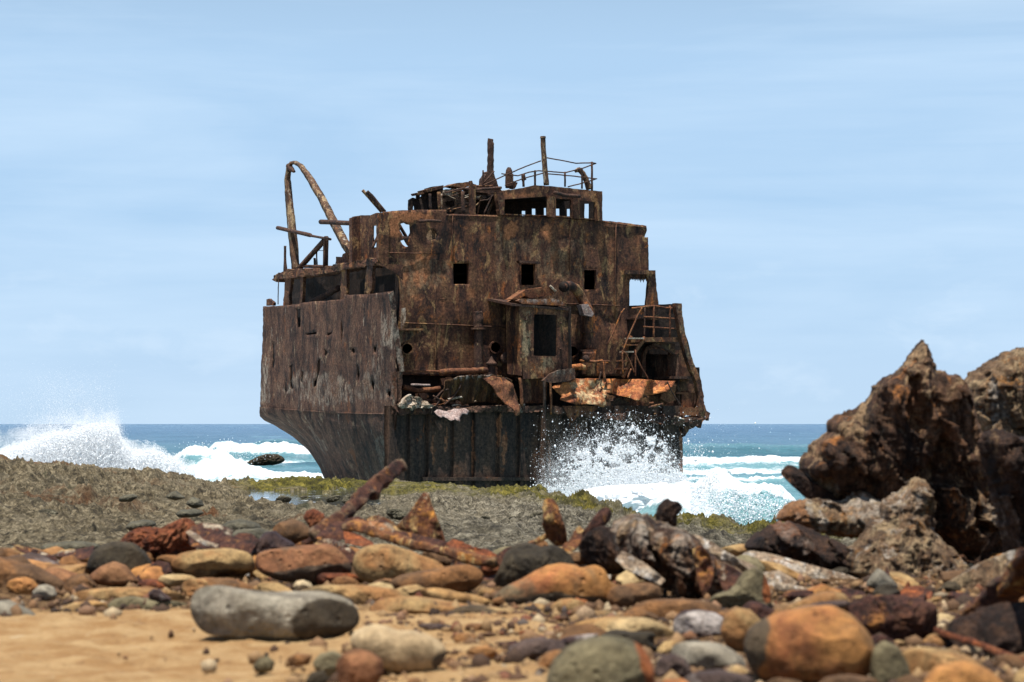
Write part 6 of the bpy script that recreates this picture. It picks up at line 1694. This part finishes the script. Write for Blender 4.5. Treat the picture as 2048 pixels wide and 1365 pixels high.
        c = q.mean(0)
        me = mesh_np(name, v - c, fs, True)
        return link(name, me, ST[mat], loc=tuple(c), label=label, category=cat, group='rusted wreckage on the beach', kind='thing')

    bar('leaning_beam', (632, 1082), (803, 926), .066, .05, 9.6, 10.2, 'iron', 'thick rusty beam leaning up to the right above the boulders', n=40, taper=.85, seed=3, rough=.03)
    bar('long_girder', (698, 1052), (985, 1128), .032, .06, 9.3, 8.9, 'iron_orange', 'long low girder edge, orange and black, sloping down to the right', n=50, seed=5, rough=.02)

    def sheet(name, ol, Y, dY, thick, mat, label, seed, dent=.02, cat='plate', pale=(), patch=()):
        ol = np.array(ol, float)
        y0, y1 = ol[:, 1].min(), ol[:, 1].max()
        pf = lambda x, y, o: P(x, y, Y + dY * (y1 - np.asarray(y)) / (y1 - y0 + 1e-6))
        v, f, at = plate_mesh(ol, pf, (0, 1, 0), thick, grid=3.2, amp=.9, dent=dent, dscale=9, seed=seed, step=2.5, pales=list(pale), patches=list(patch))
        c = v.mean(0)
        me = mesh_np(name, v - c, f, True, at)
        return link(name, me, ST[mat], loc=tuple(c), label=label, category=cat, group='rusted wreckage on the beach')

    sheet('iron_fin', [(776, 1078), (790, 1056), (806, 1038), (822, 1022), (836, 1000), (846, 986), (856, 988), (862, 1008), (872, 1032), (882, 1058), (892, 1086), (870, 1094), (820, 1086)], 9.5, .06, .05, 'iron_orange', 'upright triangular fin of rusty plate with a white tip', 71, .03, pale=[(.95, circ(850, 990, 9))])
    sheet('iron_flange', [(690, 1040), (715, 1033), (735, 1043), (760, 1040), (785, 1048), (800, 1062), (860, 1076), (900, 1086), (950, 1098), (1000, 1112), (1003, 1126), (960, 1128), (900, 1108), (820, 1092), (740, 1068), (700, 1058)], 9.35, .2, .03, 'iron', 'blistered upper flange of the long girder with cream patches', 72, .03,
          patch=[(.8, [(700, 1040), (730, 1042), (770, 1048), (790, 1060), (770, 1064), (720, 1052)])], pale=[(.8, [(735, 1042), (785, 1048), (788, 1066), (760, 1062)]), (.8, [(948, 1096), (958, 1098), (956, 1120), (950, 1118)])])
    sheet('iron_plate', [(618, 1094), (640, 1080), (664, 1078), (690, 1088), (706, 1100), (722, 1118), (712, 1140), (700, 1130), (680, 1104), (650, 1092)], 9.3, .15, .02, 'iron', 'curled dark plate with a cream edge behind the reddish boulder', 73, pale=[(1, [(630, 1082), (660, 1076), (698, 1092), (700, 1102), (665, 1090)])])
    sheet('iron_plate', [(628, 1078), (650, 1056), (672, 1044), (700, 1042), (706, 1060), (690, 1080), (660, 1086)], 9.5, .15, .02, 'iron', 'dark plate standing just right of the leaning beam foot', 74)
    sheet('iron_plate', [(686, 1062), (705, 1066), (722, 1072), (748, 1088), (745, 1096), (715, 1092), (690, 1088)], 9.35, .15, .02, 'scoria', 'red plate under the blistered flange', 75)
    sheet('iron_plate', [(376, 1072), (382, 1054), (402, 1046), (440, 1050), (466, 1060), (462, 1078), (438, 1098), (402, 1100), (378, 1092)], 9.7, .2, .02, 'iron', 'dark bent plate with a bright cream upper edge beside the red heap', 76, pale=[(1, [(405, 1046), (440, 1049), (468, 1060), (464, 1070), (440, 1058), (405, 1054)])])
    sheet('iron_strip', [(370, 1066), (378, 1061), (392, 1068), (410, 1082), (436, 1090), (434, 1096), (408, 1092), (388, 1078)], 9.45, .05, .02, 'crag_pale', 'pale crooked strip crossing the dark bent plate', 77)
    sheet('iron_plate', [(430, 1092), (460, 1076), (480, 1066), (502, 1068), (518, 1082), (500, 1108), (460, 1106)], 9.5, .15, .02, 'iron', 'dark folded plate left of the wet rock', 78)
    sheet('iron_strip', [(22, 1088), (40, 1092), (75, 1100), (98, 1108), (120, 1122), (138, 1133), (130, 1136), (100, 1122), (70, 1112), (40, 1104)], 9.5, .12, .02, 'iron', 'dark iron strip with cream edges at the far left', 79, pale=[(1, [(72, 1098), (98, 1106), (98, 1114), (72, 1104)]), (1, [(115, 1120), (140, 1132), (132, 1138), (112, 1126)])])
    sheet('iron_strip', [(98, 1112), (120, 1104), (150, 1100), (188, 1092), (190, 1112), (165, 1120), (130, 1116)], 9.6, .15, .02, 'iron', 'second dark iron strip running up to the round dark boulder', 80, pale=[(1, [(98, 1106), (150, 1098), (150, 1103), (100, 1114)])])
    sheet('iron_plate', [(28, 1120), (42, 1110), (61, 1106), (88, 1114), (122, 1132), (108, 1140), (75, 1136), (45, 1130)], 9.2, .15, .03, 'purple', 'purplish flat plate below the iron strip at the far left', 81)
    sheet('curved_plate', [(1900, 1262), (1925, 1248), (1955, 1230), (1985, 1205), (2010, 1178), (2030, 1150), (2040, 1118), (2060, 1100), (2070, 1150), (2050, 1190), (2020, 1220), (1985, 1245), (1945, 1268), (1915, 1275)], 7.2, -1.1, .10, 'iron_orange', 'long curved rusty plate sweeping up at the right edge', 82, .03)  # top leaned far towards the viewer to throw shade into the hollow
    bar('bent_beam', (1905, 1282), (2075, 1110), .075, .05, 6.9, 6.6, 'iron', 'thick rusty beam slanting up over the hollow at the right edge', n=40, seed=12, rough=.03)
    bar('rusty_rod', (1874, 1262), (2075, 1330), .016, .016, 6.5, 5.9, 'scoria', 'thin red brown rod slanting out of the bottom right corner', 'rod', n=30, rough=.006)

    sheet('iron_plate', [(725, 1046), (740, 1034), (758, 1030), (776, 1038), (792, 1050), (788, 1062), (760, 1058), (738, 1056)], 9.6, .1, .02, 'iron_orange', 'ragged cream and black plate left of the triangular fin', 83, .03, pale=[(.8, rect(740, 1034, 762, 1056))])
    sheet('iron_plate', [(892, 1088), (905, 1078), (925, 1084), (948, 1096), (975, 1100), (996, 1112), (985, 1118), (940, 1108), (905, 1100)], 9.3, .12, .02, 'scoria', 'red torn plate right of the triangular fin', 84, .03)
    sheet('iron_plate', [(986, 1128), (996, 1108), (1010, 1098), (1022, 1094), (1018, 1112), (1006, 1132)], 9.0, .06, .02, 'iron', 'dark splinter of plate between the girder and the lumpy dark boulder', 85, .02)
    sheet('iron_plate', [(1124, 1092), (1140, 1080), (1150, 1060), (1160, 1052), (1168, 1062), (1162, 1084), (1148, 1102), (1130, 1104)], 9.1, .1, .02, 'iron_orange', 'small jagged orange plate between the two fangs', 86, .02)
    sheet('iron_plate', [(1232, 1120), (1245, 1102), (1262, 1110), (1300, 1134), (1330, 1160), (1322, 1172), (1288, 1156), (1250, 1140)], 8.0, .1, .03, 'crag_pale', 'pale ribbon of scale across the lower left of the mottled crag', 87, .03)
    sheet('iron_plate', [(1385, 1100), (1402, 1090), (1420, 1112), (1428, 1140), (1424, 1172), (1408, 1196), (1398, 1170), (1392, 1135)], 7.95, .06, .03, 'iron_orange', 'bright orange vertical rib on the right of the mottled crag', 88, .03)
    sheet('iron_plate', [(1430, 1120), (1470, 1136), (1490, 1150), (1478, 1176), (1450, 1188), (1436, 1160)], 8.0, .06, .03, 'iron', 'dark plate with white scale right of the orange rib', 89, .03, pale=[(.8, [(1432, 1122), (1450, 1128), (1448, 1160), (1436, 1152)])])
    sheet('iron_plate', [(1640, 1196), (1660, 1182), (1690, 1176), (1730, 1184), (1728, 1196), (1690, 1196), (1655, 1206)], 8.1, .08, .02, 'iron', 'dark strip of plate left of the little angular stone', 90, .02)
    sheet('iron_plate', [(1790, 1192), (1812, 1176), (1840, 1172), (1866, 1184), (1862, 1198), (1830, 1204), (1800, 1206)], 8.1, .1, .02, 'scoria', 'red brown plate right of the little angular stone', 91, .02)
    sheet('iron_plate', [(270, 1158), (290, 1136), (315, 1122), (338, 1126), (344, 1146), (320, 1168), (290, 1172)], 9.05, .12, .02, 'iron', 'wet black plate between the round dark boulder and the long tan one', 92, .03)
    bar('iron_bar', (560, 1108), (700, 1040), .018, .02, 9.7, 9.9, 'iron', 'thin dark bar running beside the foot of the leaning beam', n=30, seed=8, rough=.012)
    bar('iron_bar', (1015, 1118), (1092, 1072), .02, .02, 9.1, 9.3, 'iron_orange', 'short orange bar leaning over the lumpy dark boulder', n=24, seed=9, rough=.012)
    bar('iron_bar', (1548, 1172), (1725, 1202), .022, .03, 8.5, 8.4, 'crag_pale', 'pale flat bar lying below the flat pale sheet of scale', n=30, seed=10, rough=.012)

    # ---------------------------------------------- small stones filling the beach
    protos = []
    for i in range(16):
        k = np.arange(10) / 10 * 2 * math.pi
        rr = 26 * (1 + .30 * rng.uniform(-1, 1, 10))
        asp = rng.uniform(.5, .85)
        me, c = star_mesh(np.stack([1024 + rr * np.cos(k), 900 + asp * rr * np.sin(k)], 1), 9.3, .042, 300 + i, amp=.12, nphi=64, npsi=32, octv=4, facet=.06, cuts=8, cutd=(.6, .95))
        protos.append(me)
    mats = ['tan', 'brown', 'tan', 'brown', 'tan', 'brown', 'olive', 'brown', 'iron', 'dark', 'scoria', 'brown', 'tan', 'yellow', 'yellow', 'orange']
    hue = {'orange': 'orange stone', 'tan': 'tan stone', 'brown': 'brown stone', 'yellow': 'yellow stone', 'red': 'reddish stone', 'olive': 'olive stone', 'purple': 'purplish stone', 'iron': 'flake of rusty iron', 'scoria': 'rust red stone', 'dark': 'dark stone'}
    stops = (' with ', ' lying ', ' on ', ' behind ', ' under ', ' beside ', ' left ', ' right ', ' in ', ' at ', ' below ', ' half ', ' leaning ', ' of ', ' between ', ',', ' between', ' alone ', ' wedged ', ' sloping ', ' standing ', ' blotched ', ' against ', ' beneath ', ' rising ', ' running ', ' crossing ', ' resting ', ' hanging ', ' poking ')

    def short(s):
        k = len(s)
        for w_ in stops:
            j_ = s.find(w_)
            if j_ > 0:
                k = min(k, j_)
        return s[:k]
    big = [r for r in rocks if r[3] > 55 and r[4] < 12 and len(short(r[0]).split()) >= 3]
    counts = {}
    for r in big:
        counts[short(r[0])] = counts.get(short(r[0]), 0) + 1
    big = [r for r in big if counts[short(r[0])] == 1]
    for i in range(38):
        if i < 24:
            x_, Y_ = rng.uniform(560, 1250), rng.uniform(9.0, 9.9)
        elif i < 32:
            x_, Y_ = rng.uniform(1390, 1860), rng.uniform(7.9, 8.7)
        else:
            x_, Y_ = rng.uniform(180, 540), rng.uniform(9.3, 9.9)
        by = HY + .62 * F / Y_ - rng.uniform(0, 34)
        ww, hh, sk = rng.uniform(14, 44), rng.uniform(16, 54), rng.uniform(-26, 26)
        ol = [(x_ - ww / 2, by), (x_ - ww * .45 + sk * .4, by - hh * .45), (x_ - ww * .2 + sk * .8, by - hh * .75), (x_ + sk, by - hh), (x_ + ww * .2 + sk * .7, by - hh * .8), (x_ + ww * .28 + sk * .3, by - hh * .4), (x_ + ww * .5, by - hh * .15), (x_ + ww * .4, by + 6)]
        near = min(big, key=lambda r: math.hypot((r[1] - x_), 1.6 * (r[2] - by)))
        rel = ('right of' if x_ > near[1] else 'left of') if abs(x_ - near[1]) > near[3] * .4 else ('behind' if Y_ > near[4] else 'in front of')
        mt = ['iron', 'iron_orange', 'iron', 'crag_pale', 'scoria', 'iron'][i % 6]
        sheet('iron_shard', ol, Y_, rng.uniform(.02, .16), .02, mt, '%s %s shard of rusty plate %s the %s' % ('tall' if hh > 42 else 'jagged', {'iron': 'dark', 'iron_orange': 'orange', 'crag_pale': 'pale', 'scoria': 'red'}[mt], rel, short(near[0])), 400 + i, .03)
    cache = {}
    for i in range(298):
        if i % 5 < 3:
            Y_ = 7.9 + 4.2 * rng.uniform(0, 1) ** .9
            x_ = rng.uniform(-160, 2200)
            sc = rng.uniform(.55, 1.5) * (1.5 if Y_ > 8.8 else .9)
        else:
            Y_ = rng.uniform(5.0, 8.2)
            x_ = 1040 + 1080 * rng.uniform(0, 1) if i % 5 == 3 or rng.uniform() < .4 else rng.uniform(540, 1100)
            sc = (rng.uniform(.9, 1.7) if rng.uniform() < .35 else rng.uniform(.35, 1.0)) * (.85 if x_ > 1100 else .36)
        if x_ < 420 and Y_ < 8.4:
            sc *= .45
        mt = mats[int(rng.integers(0, len(mats)))]
        if x_ < 900 and mt in ('purple', 'dark', 'olive') and rng.uniform() < .5:
            mt = 'tan'
        pi_ = i % len(protos)
        if (pi_, mt) not in cache:
            m_ = protos[pi_].copy()
            m_.materials.append(ST[mt])
            cache[(pi_, mt)] = m_
        X_ = (x_ - 1024) * Y_ / F
        gz = float(near_z(np.array([X_]), np.array([Y_]))[0]) - .03 * float(smooth01((Y_ - 8.5) / 2)) - .08 * float(smooth01((X_ - 1.2) / .8) * smooth01(7.5 - Y_))
        o = bpy.data.objects.new('small_stone', cache[(pi_, mt)])
        C.objects.link(o)
        o.location = (X_, Y_, gz + .016 * sc)
        o.rotation_euler = (rng.uniform(-.3, .3), rng.uniform(-.3, .3), rng.uniform(0, 6.28))
        o.scale = (sc * rng.uniform(1.05, 1.5), sc * 1.1, sc * rng.uniform(.6, .95))
        py_ = HY + (H - gz) * F / Y_
        near = min(big, key=lambda r: math.hypot((r[1] - x_), 1.6 * (r[2] - py_)))
        dx, dy = x_ - near[1], py_ - near[2]
        rel = ('right of' if dx > 0 else 'left of') if abs(dx) > near[3] * .4 else ('behind' if Y_ > near[4] else 'in front of')
        o['label'] = '%s %s %s the %s' % ('fist sized' if sc > .9 else 'small' if sc > .45 else 'tiny', hue[mt], rel, short(near[0]))
        o['category'] = 'stone'
        o['group'] = 'small stones filling the beach'

    # ---------------------------------------------- gravel: broken shell, coral and rust crumbs
    N = 21000
    base = protos
    ico_v, ico_f = None, None
    tmp = bmesh.new()
    bmesh.ops.create_icosphere(tmp, subdivisions=1, radius=1)
    ico_v = np.array([tuple(v.co) for v in tmp.verts])
    ico_f = np.array([[v.index for v in f.verts] for f in tmp.faces])
    tmp.free()
    k1 = int(N * .73)
    Yg = np.r_[rng.uniform(7.2, 12.5, k1), rng.uniform(4.9, 8.0, N - k1)]
    xg = np.r_[rng.uniform(-900, 2950, k1), np.where(rng.uniform(0, 1, N - k1) < .8, 2130 - 1200 * rng.beta(1, 1.25, N - k1), 1150 - 1100 * rng.beta(1, 2.6, N - k1))]
    keepg = (xg > 560) | (Yg > 7.6) | (rng.uniform(0, 1, N) < .3)
    xg, Yg = xg[keepg], Yg[keepg]
    N = len(xg)
    Xg = (xg - 1024) * Yg / F
    zg = near_z(Xg, Yg) - .03 * smooth01((Yg - 8.5) / 2) - .08 * smooth01((Xg - 1.2) / .8) * smooth01(7.5 - Yg)
    rg = np.clip(rng.gamma(2.0, .0042, N), .003, .03)
    vv = ico_v[None] * rg[:, None, None] * rng.uniform(.55, 1.3, (N, 1, 3)) * rng.uniform(.8, 1.2, (N, len(ico_v), 1))
    an = rng.uniform(0, 6.28, N)
    ca, sa_ = np.cos(an)[:, None], np.sin(an)[:, None]
    vv = np.stack([vv[..., 0] * ca - vv[..., 1] * sa_, vv[..., 0] * sa_ + vv[..., 1] * ca, vv[..., 2]], -1)
    vv = vv + np.stack([Xg, Yg, zg + rg * .3], 1)[:, None]
    ff = (ico_f[None] + (np.arange(N) * len(ico_v))[:, None, None]).reshape(-1, 3)
    me = mesh_np('gravel', vv.reshape(-1, 3), [ff], True, {'tone': np.repeat(rng.uniform(0, 1, N), len(ico_v))})
    gm, t = newmat('gravel_mix')
    c = ramp(t, attr(t, 'tone'), [(0, (.03, .018, .012)), (.3, (.10, .05, .024)), (.5, (.20, .11, .05)), (.7, (.32, .20, .09)), (.84, (.16, .055, .025)), (.95, (.45, .34, .2)), (1, (.06, .045, .045))])
    g = nd(t, 'ShaderNodeNewGeometry').outputs['Position']
    nn = noise(t, g, 120, 4, .7)
    c = mix(t, 1.0, c, ramp(t, nn, [(.3, (.6, .6, .6)), (.7, (1.3, 1.3, 1.3))]), 'MULTIPLY')
    finish(t, c, .85, nn, .6, .004)
    link('gravel', me, gm, kind='stuff', label='loose gravel of rust crumbs, coral and shell between the stones', category='gravel')

    # ---------------------------------------------- loose coral heads on the shelf
    cp = []
    for i in range(6):
        k = np.arange(9) / 9 * 2 * math.pi
        rr = 40 * (1 + .3 * rng.uniform(-1, 1, 9))
        me, c = star_mesh(np.stack([1024 + rr * np.cos(k), 900 + .5 * rr * np.sin(k)], 1), 25., .20, 500 + i, amp=.5, fscale=4, ridged=True, nphi=110, npsi=54, octv=5, cuts=6)
        me.materials.append(ST['slab'])
        cp.append(me)
    for i in range(70):
        x_ = rng.uniform(-40, 1500)
        ye_ = float(np.interp(x_, EX, EY))
        Y_ = 17 + (ye_ - 22) * rng.uniform(0, 1) ** .8
        if any(abs(x_ - q[0]) < q[2] * 1.3 and abs(Y_ - q[4]) < 12 for q in POOLS):
            continue
        zz = float(shelf_z(np.array([x_]), np.array([Y_]))[0][0])
        o = bpy.data.objects.new('coral_rock', cp[i % 6])
        C.objects.link(o)
        s_ = rng.uniform(.25, .8) * (.4 + Y_ / 60)
        o.location = ((x_ - 1024) * Y_ / F, Y_, zz - .02)
        o.rotation_euler = (rng.uniform(-.2, .2), rng.uniform(-.2, .2), rng.uniform(0, 6.28))
        o.scale = (s_, s_, s_ * rng.uniform(.7, 1.2))
        o['label'] = 'pitted grey green coral rock lying on the rough coral ground'
        o['category'] = 'rock'
        o['kind'] = 'thing'
        o['group'] = 'loose coral rocks on the shelf'


build_sand()
build_shelf()
build_sea()
build_spray()
build_ship()
stone_mats()
build_stones()
